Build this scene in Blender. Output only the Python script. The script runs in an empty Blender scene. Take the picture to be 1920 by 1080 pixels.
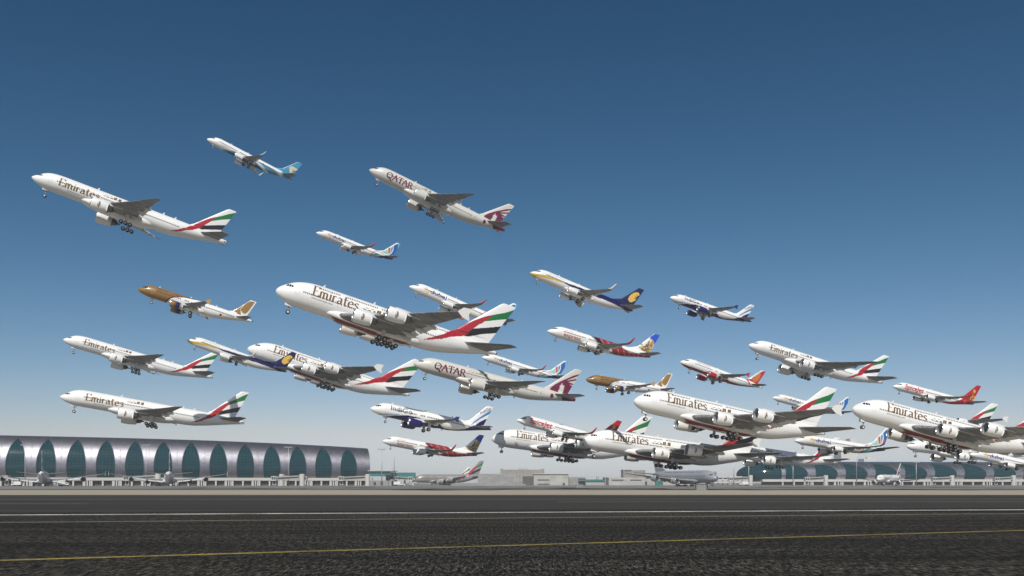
import bpy, bmesh, math, random
import numpy as np
from mathutils import Vector, Matrix

scene = bpy.context.scene
COL = scene.collection
R = math.radians

# ------------------------------------------------------------------ camera
HZ, FOC = 905.0, 1663.0                 # horizon row and focal length, in pixels of a 1920 x 1080 frame
EYE = 2.5                               # camera height over the runway, metres
cam_data = bpy.data.cameras.new('camera')
cam = bpy.data.objects.new('camera', cam_data)
COL.objects.link(cam)
cam.location = (0, 0, EYE)
cam.rotation_euler = (R(90), 0, 0)
cam_data.sensor_width = 36
cam_data.lens = FOC / 1920 * 36
cam_data.shift_y = (HZ - 540) / 1920
cam_data.clip_start = 0.5
cam_data.clip_end = 30000
scene.camera = cam

# ------------------------------------------------------------------ sky and sun
SUN_EL, SUN_AZ = 46.0, 187.0            # azimuth clockwise from +Y (the view direction): high behind the camera
world = bpy.data.worlds.new('World')
scene.world = world
world.use_nodes = True
nt = world.node_tree
nt.nodes.clear()
sky = nt.nodes.new('ShaderNodeTexSky')
sky.sky_type = 'NISHITA'
sky.sun_disc = False
sky.sun_elevation = R(SUN_EL)
sky.sun_rotation = R(SUN_AZ)
sky.altitude = 0
sky.air_density = 0.7
sky.dust_density = 0.8
sky.ozone_density = 1.0

def wmath(op, a, b):
    n = nt.nodes.new('ShaderNodeMath')
    n.operation = op
    for i, v in enumerate((a, b)):
        if isinstance(v, (int, float)):
            n.inputs[i].default_value = v
        else:
            nt.links.new(v, n.inputs[i])
    return n.outputs[0]

# the photograph's grading of the sky: a contrast curve for each channel, and a neutral, dusty white where it is brightest
sep = nt.nodes.new('ShaderNodeSeparateColor')
nt.links.new(sky.outputs[0], sep.inputs[0])
sr = wmath('MULTIPLY', wmath('POWER', sep.outputs[0], 2.17), 0.178)
sg = wmath('MULTIPLY', wmath('POWER', sep.outputs[1], 1.483), 0.383)
sb = wmath('MULTIPLY', wmath('POWER', sep.outputs[2], 1.403), 0.388)
sr = wmath('MINIMUM', sr, wmath('MULTIPLY', sg, 0.91))
sb = wmath('MAXIMUM', sb, wmath('MULTIPLY', sg, 1.04))
cmb = nt.nodes.new('ShaderNodeCombineColor')
for i, v in enumerate((sr, sg, sb)):
    nt.links.new(v, cmb.inputs[i])
bg = nt.nodes.new('ShaderNodeBackground')
bg.inputs['Strength'].default_value = 0.1
wout = nt.nodes.new('ShaderNodeOutputWorld')
nt.links.new(cmb.outputs[0], bg.inputs['Color'])
nt.links.new(bg.outputs[0], wout.inputs['Surface'])

sun_data = bpy.data.lights.new('sun', 'SUN')
sun_data.energy = 4.3
sun_data.angle = R(0.53)
sun_data.color = (1.0, 0.95, 0.87)
sun = bpy.data.objects.new('sun', sun_data)
COL.objects.link(sun)
_sd = Vector((math.sin(R(SUN_AZ)) * math.cos(R(SUN_EL)), math.cos(R(SUN_AZ)) * math.cos(R(SUN_EL)), math.sin(R(SUN_EL))))
sun.rotation_euler = _sd.to_track_quat('Z', 'Y').to_euler()
sun.location = (60, -60, 120)

scene.view_settings.view_transform = 'Standard'
scene.view_settings.look = 'None'
scene.view_settings.exposure = 0.0
scene.view_settings.gamma = 1.0
scene.view_settings.use_curve_mapping = False
scene.cycles.max_bounces = 6
scene.cycles.diffuse_bounces = 3
scene.cycles.glossy_bounces = 3
scene.cycles.transparent_max_bounces = 6
scene.cycles.use_denoising = True

# ------------------------------------------------------------------ colours and materials
def lin(h):
    h = h.lstrip('#')
    c = [int(h[i:i + 2], 16) / 255 for i in (0, 2, 4)]
    return tuple(v / 12.92 if v <= 0.04045 else ((v + 0.055) / 1.055) ** 2.4 for v in c)

def base_mat(name):
    m = bpy.data.materials.new(name)
    m.use_nodes = True
    n = m.node_tree.nodes
    return m, m.node_tree, n['Principled BSDF']

def mat(name, col, rough=0.5, metal=0.0, coat=0.0, spec=0.5, var=0.06, scale=0.7, bump=0.0, bscale=8.0):
    """Principled material whose colour and roughness wander a little with a noise in object space."""
    m, t, b = base_mat(name)
    if isinstance(col, str):
        col = lin(col)
    tc = t.nodes.new('ShaderNodeTexCoord')
    nz = t.nodes.new('ShaderNodeTexNoise')
    nz.inputs['Scale'].default_value = scale
    nz.inputs['Detail'].default_value = 6
    nz.inputs['Roughness'].default_value = 0.65
    t.links.new(tc.outputs['Object'], nz.inputs['Vector'])
    mx = t.nodes.new('ShaderNodeMix')
    mx.data_type = 'RGBA'
    mx.inputs['A'].default_value = tuple(c * (1 - var) for c in col) + (1,)
    mx.inputs['B'].default_value = tuple(min(1, c * (1 + var)) for c in col) + (1,)
    t.links.new(nz.outputs['Fac'], mx.inputs['Factor'])
    t.links.new(mx.outputs['Result'], b.inputs['Base Color'])
    mr = t.nodes.new('ShaderNodeMapRange')
    mr.inputs['To Min'].default_value = max(0.02, rough * 0.85)
    mr.inputs['To Max'].default_value = min(1, rough * 1.2)
    t.links.new(nz.outputs['Fac'], mr.inputs['Value'])
    t.links.new(mr.outputs[0], b.inputs['Roughness'])
    b.inputs['Metallic'].default_value = metal
    b.inputs['Coat Weight'].default_value = coat
    b.inputs['Coat Roughness'].default_value = 0.12
    b.inputs['Specular IOR Level'].default_value = spec
    if bump:
        nb = t.nodes.new('ShaderNodeTexNoise')
        nb.inputs['Scale'].default_value = bscale
        nb.inputs['Detail'].default_value = 5
        t.links.new(tc.outputs['Object'], nb.inputs['Vector'])
        bp = t.nodes.new('ShaderNodeBump')
        bp.inputs['Strength'].default_value = bump
        bp.inputs['Distance'].default_value = 0.05
        t.links.new(nb.outputs['Fac'], bp.inputs['Height'])
        t.links.new(bp.outputs[0], b.inputs['Normal'])
    return m

def paint_mat():
    """Airliner paint: the colour comes from the livery stored on the mesh, broken up by faint streaks of dirt."""
    m, t, b = base_mat('aircraft_paint')
    at = t.nodes.new('ShaderNodeAttribute')
    at.attribute_name = 'paint'
    tc = t.nodes.new('ShaderNodeTexCoord')
    mp = t.nodes.new('ShaderNodeMapping')
    mp.inputs['Scale'].default_value = (0.12, 0.9, 0.9)
    nz = t.nodes.new('ShaderNodeTexNoise')
    nz.inputs['Scale'].default_value = 1.4
    nz.inputs['Detail'].default_value = 7
    nz.inputs['Roughness'].default_value = 0.7
    t.links.new(tc.outputs['Object'], mp.inputs['Vector'])
    t.links.new(mp.outputs[0], nz.inputs['Vector'])
    rp = t.nodes.new('ShaderNodeMapRange')
    rp.inputs['From Min'].default_value = 0.3
    rp.inputs['From Max'].default_value = 0.75
    rp.inputs['To Min'].default_value = 1.0
    rp.inputs['To Max'].default_value = 0.9
    t.links.new(nz.outputs['Fac'], rp.inputs['Value'])
    mu = t.nodes.new('ShaderNodeMix')
    mu.data_type = 'RGBA'
    mu.blend_type = 'MULTIPLY'
    mu.inputs['Factor'].default_value = 1
    t.links.new(at.outputs['Color'], mu.inputs['A'])
    t.links.new(rp.outputs[0], mu.inputs['B'])
    t.links.new(mu.outputs['Result'], b.inputs['Base Color'])
    b.inputs['Roughness'].default_value = 0.34
    b.inputs['Coat Weight'].default_value = 0.25
    b.inputs['Coat Roughness'].default_value = 0.1
    return m

M = {}
M['paint'] = paint_mat()
def wing_mat():
    """Grey wing paint: spanwise skin panels, chordwise stains and a few lighter hatches."""
    m, t, b = base_mat('wing_grey_paint')
    tc = t.nodes.new('ShaderNodeTexCoord')
    br = t.nodes.new('ShaderNodeTexBrick')
    br.inputs['Scale'].default_value = 1
    br.inputs['Brick Width'].default_value = 2.6
    br.inputs['Row Height'].default_value = 1.9
    br.inputs['Mortar Size'].default_value = .045
    br.inputs['Color1'].default_value = (.165, .17, .18, 1)
    br.inputs['Color2'].default_value = (.24, .245, .255, 1)
    br.inputs['Mortar'].default_value = (.07, .07, .075, 1)
    t.links.new(tc.outputs['Object'], br.inputs['Vector'])
    mp = t.nodes.new('ShaderNodeMapping')
    mp.inputs['Scale'].default_value = (.16, 1.1, 1)
    t.links.new(tc.outputs['Object'], mp.inputs['Vector'])
    nz = t.nodes.new('ShaderNodeTexNoise')
    nz.inputs['Scale'].default_value = 1.0
    nz.inputs['Detail'].default_value = 6
    t.links.new(mp.outputs[0], nz.inputs['Vector'])
    rp = t.nodes.new('ShaderNodeMapRange')
    rp.inputs['From Min'].default_value = .3
    rp.inputs['From Max'].default_value = .7
    rp.inputs['To Min'].default_value = .6
    rp.inputs['To Max'].default_value = 1.35
    t.links.new(nz.outputs['Fac'], rp.inputs['Value'])
    mu = t.nodes.new('ShaderNodeMix')
    mu.data_type = 'RGBA'
    mu.blend_type = 'MULTIPLY'
    mu.inputs['Factor'].default_value = 1
    t.links.new(br.outputs['Color'], mu.inputs['A'])
    t.links.new(rp.outputs[0], mu.inputs['B'])
    t.links.new(mu.outputs['Result'], b.inputs['Base Color'])
    b.inputs['Roughness'].default_value = .4
    return m
M['wing'] = wing_mat()
M['flap'] = mat('flap_pale_paint', (0.62, 0.63, 0.63), 0.4, var=0.08)
M['metal'] = mat('bare_aluminium', (0.62, 0.63, 0.65), 0.25, metal=0.9)
M['dark'] = mat('engine_dark', (0.012, 0.012, 0.014), 0.6)
M['fan'] = mat('fan_titanium', (0.05, 0.05, 0.055), 0.4, metal=0.4)
M['hot'] = mat('hot_section_steel', (0.16, 0.14, 0.125), 0.38, metal=0.8)
M['tyre'] = mat('tyre_rubber', (0.016, 0.016, 0.017), 0.75)
M['hub'] = mat('wheel_hub', (0.55, 0.55, 0.55), 0.4)
M['strut'] = mat('gear_strut', (0.34, 0.35, 0.36), 0.4, metal=0.3)
M['glass'] = mat('cockpit_glass', (0.008, 0.009, 0.011), 0.12)
M['cabin'] = mat('cabin_window_glass', (0.02, 0.022, 0.028), 0.2)
M['seam'] = mat('door_seam', (0.42, 0.42, 0.42), 0.5)
_ink = {}
def ink(h):
    if h not in _ink:
        _ink[h] = mat('lettering_' + h.lstrip('#'), h, 0.4, var=0.1, scale=2)
    return _ink[h]

# ------------------------------------------------------------------ mesh helpers
def mesh(name, verts, faces, mats, smooth=True, fmat=None, colors=None):
    me = bpy.data.meshes.new(name)
    me.from_pydata([tuple(map(float, v)) for v in verts], [], faces)
    for m in mats:
        me.materials.append(m)
    if fmat is not None:
        me.polygons.foreach_set('material_index', fmat)
    me.polygons.foreach_set('use_smooth', [smooth] * len(me.polygons))
    if colors is not None:
        a = me.color_attributes.new('paint', 'FLOAT_COLOR', 'POINT')
        c = np.ones((len(verts), 4), np.float32)
        c[:, :3] = colors
        a.data.foreach_set('color', c.ravel())
    me.update()
    return me

def add(name, me, parent=None, loc=None):
    o = bpy.data.objects.new(name, me)
    COL.objects.link(o)
    if parent is not None:
        o.parent = parent
    if loc is not None:
        o.location = loc
    return o

def grid_faces(n, m, closed):
    """Quads of n rings of m points."""
    i = np.arange(n - 1)[:, None] * m
    j = np.arange(m if closed else m - 1)[None, :]
    k = (j + 1) % m
    return np.stack([i + j, i + k, i + m + k, i + m + j], -1).reshape(-1, 4).tolist()

class MB:
    """Collects boxes, tubes, discs and polygons, and turns them into ONE mesh."""
    def __init__(s):
        s.v, s.f, s.m = [], [], []
    def put(s, v, f, mi=0):
        o = len(s.v)
        s.v += [tuple(p) for p in v]
        s.f += [tuple(o + i for i in q) for q in f]
        s.m += [mi] * len(f)
        return s
    def box(s, x0, x1, y0, y1, z0, z1, mi=0):
        v = [(x, y, z) for x in (x0, x1) for y in (y0, y1) for z in (z0, z1)]
        return s.put(v, [(0, 1, 3, 2), (4, 6, 7, 5), (0, 4, 5, 1), (2, 3, 7, 6), (0, 2, 6, 4), (1, 5, 7, 3)], mi)
    def hexa(s, p, mi=0):
        """Eight corners: four of one end, four of the other in the same order."""
        return s.put(p, [(3, 2, 1, 0), (4, 5, 6, 7), (0, 1, 5, 4), (1, 2, 6, 5), (2, 3, 7, 6), (3, 0, 4, 7)], mi)
    def tube(s, a, b, r0, r1=None, n=10, mi=0):
        r1 = r0 if r1 is None else r1
        a, b = Vector(a), Vector(b)
        q = (b - a).to_track_quat('Z', 'Y')
        v = []
        for p, r in ((a, r0), (b, r1)):
            for k in range(n):
                t = 2 * math.pi * k / n
                v.append(p + q @ Vector((r * math.cos(t), r * math.sin(t), 0)))
        f = [(k, (k + 1) % n, n + (k + 1) % n, n + k) for k in range(n)]
        f += [tuple(range(n))[::-1], tuple(range(n, 2 * n))]
        return s.put(v, f, mi)
    def rev(s, prof, axis='x', n=28, org=(0, 0, 0), mi=0, sz=(1, 1)):
        """Turns a profile of (along, radius) about an axis through org."""
        v = []
        for a, r in prof:
            for k in range(n):
                t = 2 * math.pi * k / n
                c, d = r * math.cos(t), r * math.sin(t)
                if axis == 'x':
                    d2 = d * (sz[0] if d > 0 else sz[1])
                    v.append((org[0] + a, org[1] + c, org[2] + d2))
                elif axis == 'y':
                    v.append((org[0] + c, org[1] + a, org[2] + d))
                else:
                    v.append((org[0] + c, org[1] + d, org[2] + a))
        return s.put(v, grid_faces(len(prof), n, True), mi)
    def mesh(s, name, mats, smooth=False):
        return mesh(name, s.v, s.f, mats if isinstance(mats, list) else [mats], smooth, s.m)
    def build(s, name, mats, parent=None, smooth=False, loc=None):
        return add(name, s.mesh(name, mats, smooth), parent, loc)

def tag(o, label=None, cat=None, group=None, kind=None):
    for k, v in (('label', label), ('category', cat), ('group', group), ('kind', kind)):
        if v:
            o[k] = v
    return o

def empty(name, loc=(0, 0, 0), rot=(0, 0, 0)):
    o = bpy.data.objects.new(name, None)
    COL.objects.link(o)
    o.location = loc
    o.rotation_euler = rot
    o.empty_display_size = 2
    return o

def copy_tree(o, parent=None):
    c = o.copy()
    COL.objects.link(c)
    c.parent = parent
    for ch in KIDS.get(o.name, ()):
        k = copy_tree(ch, c)
    return c
KIDS = {}

def pchip(px, py, x):
    """Monotone cubic interpolation."""
    px, py = np.asarray(px, float), np.asarray(py, float)
    h = np.diff(px)
    d = np.diff(py) / h
    m = np.zeros(len(px))
    m[0], m[-1] = d[0], d[-1]
    for i in range(1, len(px) - 1):
        if d[i - 1] * d[i] > 0:
            w1, w2 = 2 * h[i] + h[i - 1], h[i] + 2 * h[i - 1]
            m[i] = (w1 + w2) / (w1 / d[i - 1] + w2 / d[i])
    x = np.clip(np.asarray(x, float), px[0], px[-1])
    i = np.clip(np.searchsorted(px, x, side='right') - 1, 0, len(px) - 2)
    t = (x - px[i]) / h[i]
    return ((2 * t**3 - 3 * t**2 + 1) * py[i] + (t**3 - 2 * t**2 + t) * h[i] * m[i]
            + (-2 * t**3 + 3 * t**2) * py[i + 1] + (t**3 - t**2) * h[i] * m[i + 1])

def inside(poly, x, z):
    """Even-odd point-in-polygon test on arrays."""
    r = np.zeros(x.shape, bool)
    n = len(poly)
    for i in range(n):
        x0, z0 = poly[i]
        x1, z1 = poly[(i + 1) % n]
        if z0 == z1:
            continue
        c = (z0 > z) != (z1 > z)
        r ^= c & (x < (x1 - x0) * (z - z0) / (z1 - z0) + x0)
    return r
# ------------------------------------------------------------------ airliner shapes (metres; x aft from the nose, -y port, z up)
TYPES = {
 'A380': dict(
    n0=1.0, L=70.4,
    zt=[(0, -1.25), (.3, -.45), (1, .35), (2, 1.1), (3, 1.75), (4.5, 2.6), (6, 3.2), (8, 3.75), (10, 4.05), (13, 4.2), (50, 4.2), (58, 3.95), (64, 3.4), (68, 2.85), (70.4, 2.4)],
    zb=[(0, -1.25), (.3, -1.95), (1, -2.55), (2, -3.05), (4, -3.7), (6, -4.0), (8, -4.15), (10, -4.2), (46, -4.2), (50, -3.85), (54, -3.0), (58, -1.9), (62, -.75), (66, .45), (70.4, 1.7)],
    w=[(0, 0), (.3, .75), (1, 1.35), (2, 1.95), (4, 2.75), (6, 3.2), (8, 3.45), (11, 3.57), (48, 3.57), (54, 3.25), (60, 2.5), (66, 1.4), (70.4, .35)],
    wing=[(1.8, 18.3, 40.6, -2.9, .13), (3.6, 19.8, 40.4, -2.7, .13), (8, 23.2, 40.4, -2.25, .12), (14.9, 28.3, 41.4, -1.5, .11), (25.7, 36.1, 44.8, .2, .10), (38.4, 45.4, 49.2, 2.2, .09), (39.9, 46.9, 49.6, 2.5, .08)],
    flaps=[(4.2, 9.0), (9.3, 14.4), (15.4, 24.5)], canoes=[(6.6, .75), (11.5, .75), (18.5, .65), (23.5, .6)],
    fin_le=[(2.4, 50.8), (4.1, 54.0), (5.1, 55.5), (17.9, 67.8)], fin_te=[(2.0, 66.2), (4.6, 66.9), (18.35, 72.3)],
    stab=[(1.2, 57.6, 67.0, 1.6), (2.2, 58.4, 67.3, 1.75), (15.2, 69.2, 72.1, 3.2)],
    engines=[(23.0, 14.9, -3.2, 2.0, 5.3), (30.6, 25.7, -1.45, 2.0, 5.3)],
    fairing=(15.5, 46.8, 4.55, -2.9, 2.15), nose_gear=(5.9, -6.2, .63, 2, .5),
    gears=[(33.6, 6.2, -5.9, .68, 2, 1.7, -2.4), (36.9, 2.65, -6.2, .68, 3, 1.7, -3.6)],
    rows=[(8.6, 52.0, .35, .55), (13.2, 53.0, 3.02, .55)], gaps=[19.5, 20.0, 31, 43.5, 44.0, 54.4], doors=[(6.9, .1), (19.4, .1), (30.6, .1), (43.4, .1), (54.3, .3), (22.0, 2.75), (33.0, 2.75), (48.5, 2.75)],
    panes=[[(2.45, .78), (2.9, 1.42), (3.3, 1.48), (3.2, .75)], [(3.35, .75), (3.45, 1.5), (3.95, 1.5), (4.0, .76)], [(4.12, .76), (4.07, 1.48), (4.55, 1.4), (4.7, .85)]],
    ant=[(13.5, 1), (29, 1), (46, 1), (20, -1)]),
 '777': dict(
    n0=-0.6, L=63.4,
    zt=[(0, -.9), (.3, -.35), (1, .2), (2, .92), (3.2, 1.8), (4.5, 2.45), (6, 2.85), (8, 3.05), (9.5, 3.1), (48, 3.1), (56, 2.8), (60, 2.5), (63.4, 2.25)],
    zb=[(0, -.9), (.3, -1.3), (1, -1.8), (2, -2.28), (4, -2.8), (6, -3.02), (8, -3.1), (41, -3.1), (45, -2.85), (49, -2.15), (53, -1.25), (57, -.3), (61, .6), (63.4, 1.1)],
    w=[(0, 0), (.3, .5), (1, 1.05), (2, 1.65), (4, 2.45), (6, 2.88), (8, 3.06), (9.5, 3.1), (44, 3.1), (48, 2.9), (52, 2.45), (56, 1.8), (60, 1.0), (62, .55), (63.4, .16)],
    wing=[(1.4, 18.2, 34.0, -2.2, .13), (3.1, 19.8, 34.0, -2.05, .13), (10.2, 25.2, 34.8, -1.7, .11), (20, 31.9, 37.6, -1.0, .10), (30.2, 38.6, 40.7, .1, .09), (32.4, 41.0, 41.6, .4, .08)],
    flaps=[(3.6, 9.2), (10.6, 22.0)], canoes=[(6.2, .6), (14.5, .5), (20.5, .45)],
    fin_le=[(1.9, 48.6), (3.3, 50.2), (4.1, 51.3), (13.45, 60.6)], fin_te=[(1.5, 59.2), (13.5, 63.3)],
    stab=[(.7, 52.9, 60.5, 1.45), (1.6, 53.7, 60.8, 1.55), (10.7, 61.1, 63.6, 2.6)],
    engines=[(20.0, 9.9, -3.75, 2.05, 5.2)],
    fairing=(15, 39.6, 3.75, -2.3, 1.75), nose_gear=(4.7, -5.25, .55, 2, .45),
    gears=[(31.0, 5.5, -5.45, .66, 3, 1.45, -2.2)],
    rows=[(7.5, 48.6, .35, .533)], gaps=[17.0, 17.5, 31.0, 31.5, 47.5, 48.0], doors=[(5.4, .0), (17.0, .0), (32.0, .0), (49.0, .1)],
    panes=[[(1.3, .3), (1.75, .68), (2.05, .8), (2.0, .28)], [(2.08, .28), (2.15, .82), (2.6, .88), (2.62, .32)], [(2.7, .34), (2.7, .88), (3.15, .8), (3.1, .42)]],
    ant=[(19, 1), (40.5, 1), (44.5, 1), (39, -1)]),
 '737': dict(
    n0=-0.5, L=37.6,
    zt=[(0, -.85), (.2, -.5), (.8, -.02), (1.5, .38), (2.3, 1.05), (3, 1.48), (4, 1.83), (5.5, 1.98), (6.5, 2.0), (27, 2.0), (33, 1.92), (36, 1.6), (37.6, 1.2)],
    zb=[(0, -.85), (.2, -1.1), (.8, -1.4), (1.8, -1.68), (3.5, -1.93), (5, -2.0), (24, -2.0), (27, -1.75), (30, -1.15), (33, -.4), (36, .3), (37.6, .65)],
    w=[(0, 0), (.2, .32), (.8, .7), (1.8, 1.15), (3.5, 1.65), (5, 1.84), (6, 1.88), (26, 1.88), (29, 1.7), (32, 1.3), (35, .75), (37.6, .18)],
    wing=[(.8, 12.4, 20.8, -1.4, .13), (1.9, 13.4, 20.7, -1.35, .13), (5.6, 16.7, 20.9, -1.15, .11), (16.4, 22.3, 23.8, -.55, .09), (16.9, 22.7, 23.95, -.35, .08)],
    flaps=[(2.1, 5.4), (6.0, 12.2)], canoes=[(3.6, .3), (7.6, .28), (11.0, .25)],
    fin_le=[(1.7, 27.6), (2.4, 30.2), (3.3, 32.2), (9.25, 37.05)], fin_te=[(1.0, 36.7), (9.3, 39.1)],
    stab=[(.3, 32.4, 36.8, .95), (.8, 32.8, 36.9, 1.0), (7.1, 37.2, 38.9, 1.8)],
    engines=[(12.8, 4.83, -2.3, 1.08, 3.3)],
    fairing=(10.8, 24.2, 2.05, -1.15, 1.1), nose_gear=(3.1, -3.1, .35, 2, .25),
    gears=[(19.0, 2.9, -2.75, .56, 1, 0, -1.2)],
    rows=[(4.9, 32.0, .3, .508)], gaps=[13.2], doors=[(3.9, -.05), (33.0, .35)],
    panes=[[(1.4, .22), (1.8, .55), (2.05, .68), (2.03, .22)], [(2.1, .22), (2.15, .72), (2.6, .8), (2.6, .28)], [(2.67, .3), (2.67, .8), (3.0, .74), (3.0, .38)]],
    ant=[(9, 1), (16.5, 1), (22, -1)]),
 '320': dict(
    n0=-0.1, L=37.4,
    zt=[(0, -.6), (.15, -.22), (.6, .15), (1.2, .55), (2, 1.1), (2.8, 1.57), (4, 1.94), (5.5, 2.05), (6, 2.07), (26, 2.07), (31, 2.0), (35, 1.65), (37.4, 1.35)],
    zb=[(0, -.6), (.15, -.92), (.6, -1.25), (1.4, -1.58), (3, -1.92), (4.5, -2.05), (5, -2.07), (23, -2.07), (26, -1.75), (30, -.9), (34, .1), (37.4, .85)],
    w=[(0, 0), (.15, .38), (.6, .78), (1.4, 1.22), (3, 1.72), (4.5, 1.93), (5.5, 1.975), (24, 1.975), (28, 1.75), (32, 1.2), (35, .65), (37.4, .2)],
    wing=[(.9, 11.3, 18.9, -1.4, .13), (2.0, 12.3, 18.9, -1.35, .13), (6.4, 15.4, 19.3, -1.1, .11), (16.5, 21.1, 22.6, -.05, .09), (17.0, 21.6, 22.8, .05, .08)],
    flaps=[(2.3, 6.2), (6.6, 13.0)], canoes=[(4.4, .32), (8.4, .3), (12.0, .26)],
    fin_le=[(1.8, 28.2), (2.5, 30.2), (3.8, 31.4), (7.95, 34.8)], fin_te=[(1.0, 34.6), (8.0, 36.8)],
    stab=[(.4, 30.9, 35.0, .75), (.9, 31.4, 35.2, .8), (6.2, 34.9, 36.4, 1.4)],
    engines=[(10.9, 5.75, -2.5, 1.18, 4.1)],
    fairing=(9.8, 22.6, 2.2, -1.25, 1.1), nose_gear=(5.0, -3.55, .4, 2, .25),
    gears=[(17.5, 3.8, -3.4, .58, 1, 0, -1.1)],
    rows=[(5.8, 31.0, .42, .533)], gaps=[14.0, 16.5], doors=[(4.6, .0), (31.6, .2)],
    panes=[[(1.1, .28), (1.45, .6), (1.75, .82), (1.78, .3)], [(1.86, .3), (1.86, .86), (2.3, .95), (2.35, .35)], [(2.42, .37), (2.4, .95), (2.75, .9), (2.8, .45)]],
    ant=[(5.8, 1), (16, 1), (24.5, 1), (22, -1)]),
}
for T in TYPES.values():
    for k in ('zt', 'zb', 'w'):
        T['_' + k] = (np.sqrt([p[0] for p in T[k]]), np.array([p[1] for p in T[k]]))

def sect(T, x):
    """Half-width, centre height and half-height of the fuselage x metres behind the datum."""
    n0 = T['n0']
    u = np.asarray(x, float)
    s = np.where(u < 20, (u - n0) * 20 / (20 - n0), u)
    s = np.sqrt(np.clip(s, 0, T['L']))
    zt, zb, w = (pchip(*T['_' + k], s) for k in ('zt', 'zb', 'w'))
    return w, (zt + zb) / 2, (zt - zb) / 2

def skin(T, x, z, side=-1, off=0.02):
    """Points on the fuselage skin (port: side -1) at stations x and heights z, lifted off it along the normal."""
    w, zc, h = sect(T, x)
    h = np.maximum(h, 1e-3)
    w = np.maximum(w, 1e-3)
    q = np.clip((z - zc) / h, -1, 1)
    y = w * np.sqrt(1 - q * q)
    ny, nz = y / w**2, (q * h) / h**2
    l = np.sqrt(ny**2 + nz**2) + 1e-9
    return np.stack([x, side * (y + off * ny / l), zc + q * h + off * nz / l], -1)

def colours(base, layers, tgt, x, z):
    c = np.empty(x.shape + (3,))
    c[:] = base
    for t, kind, arg, col in layers:
        if t not in (tgt, 'b'):
            continue
        k = inside(arg, x, z) if kind == 'p' else arg(x, z)
        c[k] = col
    return c

def fuselage_mesh(T, liv):
    n0, L, m = T['n0'], T['L'], 84
    xs = np.concatenate([n0 + np.linspace(0, 1, 34)**2 * 6, np.arange(6 + n0 + .25, L - .05, .24), [L]])
    w, zc, h = sect(T, xs)
    th = np.linspace(0, 2 * np.pi, m, endpoint=False)
    P = np.stack([np.repeat(xs[:, None], m, 1), -w[:, None] * np.sin(th), zc[:, None] + h[:, None] * np.cos(th)], -1)
    v = P.reshape(-1, 3)
    f = grid_faces(len(xs), m, True)
    f = [q[::-1] for q in f]
    f += [tuple(range(m)), tuple(range(len(v) - m, len(v)))[::-1]]
    col = colours(liv['base'], liv['layers'], 'f', v[:, 0], v[:, 2])
    tail = v[:, 0] > L - .3
    col[tail] = lin('#3a3a3c')
    return mesh('fuselage', v, f, [M['paint']], True, None, col)

def foil(t, n=11):
    c = (1 - np.cos(np.linspace(0, np.pi, n))) / 2
    yt = 5 * t * (.2969 * np.sqrt(c) - .126 * c - .3516 * c**2 + .2843 * c**3 - .1036 * c**4)
    cam = .06 * t * 4 * c * (1 - c)
    up = np.stack([c, cam + yt], 1)[::-1]
    lo = np.stack([c, cam - yt], 1)[1:]
    return np.concatenate([up, lo])

def fin_mesh(T, liv):
    n, k = 120, 44
    le, te = T['fin_le'], T['fin_te']
    z0, z1 = max(le[0][0], te[0][0]), le[-1][0]
    v = []
    zs = np.linspace(z0, z1, n)
    xl = np.interp(zs, *zip(*le))
    xt = np.interp(zs, *zip(*te))
    fo = foil(.095, k)
    for i in range(n):
        c = xt[i] - xl[i]
        tk = min(1, 5.2 / c) if i < 22 else 1
        e = max(0, (i - (n - 6)) / 5.0)
        sh = .35 * e * e * (1 if T is not TYPES['737'] else .5)
        for a, b in fo:
            v.append((xl[i] + sh + (c - sh) * a, b * c * tk * (1 - .25 * e), zs[i] + .06 * e * a * c * 0))
    v = np.array(v)
    m = len(fo)
    f = grid_faces(n, m, True) + [tuple(range(len(v) - m, len(v)))]
    col = colours(liv.get('fin', liv['base']), liv['layers'], 'v', v[:, 0], v[:, 2])
    return mesh('tail_fin', v, f, [M['paint']], True, None, col)

def wing_surface(name, secs, side, m, sub=5, thick=None):
    """Lifting surface through sections (|y|, leading x, trailing x, z, thickness)."""
    ys = [s[0] for s in secs]
    yy = np.concatenate([np.linspace(a, b, sub, endpoint=False) for a, b in zip(ys[:-1], ys[1:])] + [[ys[-1]]])
    xl = np.interp(yy, ys, [s[1] for s in secs])
    xt = np.interp(yy, ys, [s[2] for s in secs])
    zz = pchip(ys, [s[3] for s in secs], yy) if len(ys) > 2 else np.interp(yy, ys, [s[3] for s in secs])
    tt = np.interp(yy, ys, [s[4] if len(s) > 4 else .09 for s in secs])
    v = []
    for y, a, b, z, t in zip(yy, xl, xt, zz, tt):
        for c, d in foil(t):
            v.append((a + (b - a) * c, side * y, z + d * (b - a) - .02 * (b - a) * c))
    k = len(foil(.1))
    f = grid_faces(len(yy), k, True) + [tuple(range(len(v) - k, len(v)))]
    if side < 0:
        f = [tuple(q[::-1]) for q in f]
    return mesh(name, v, f, [m], True)

def wing_at(T, y):
    s = T['wing']
    ys = [q[0] for q in s]
    return tuple(float(np.interp(y, ys, [q[i] for q in s])) for i in (1, 2, 3))

def flap_mesh(T, y0, y1, side):
    b = MB()
    P = []
    for y in (y0, y1):
        a, e, z = wing_at(T, y)
        c = e - a
        ch = min(.13 * c, 1.7)
        zt = z - .02 * c
        P.append([(e - .25 * ch, zt + .05), (e + .8 * ch, zt - .42 * ch), (e + .8 * ch, zt - .42 * ch - .05), (e - .25 * ch, zt - .12 * ch)])
    p = [(q[0], side * y0, q[1]) for q in P[0]] + [(q[0], side * y1, q[1]) for q in P[1]]
    return b.hexa(p).mesh('flap', [M['flap']])

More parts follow.
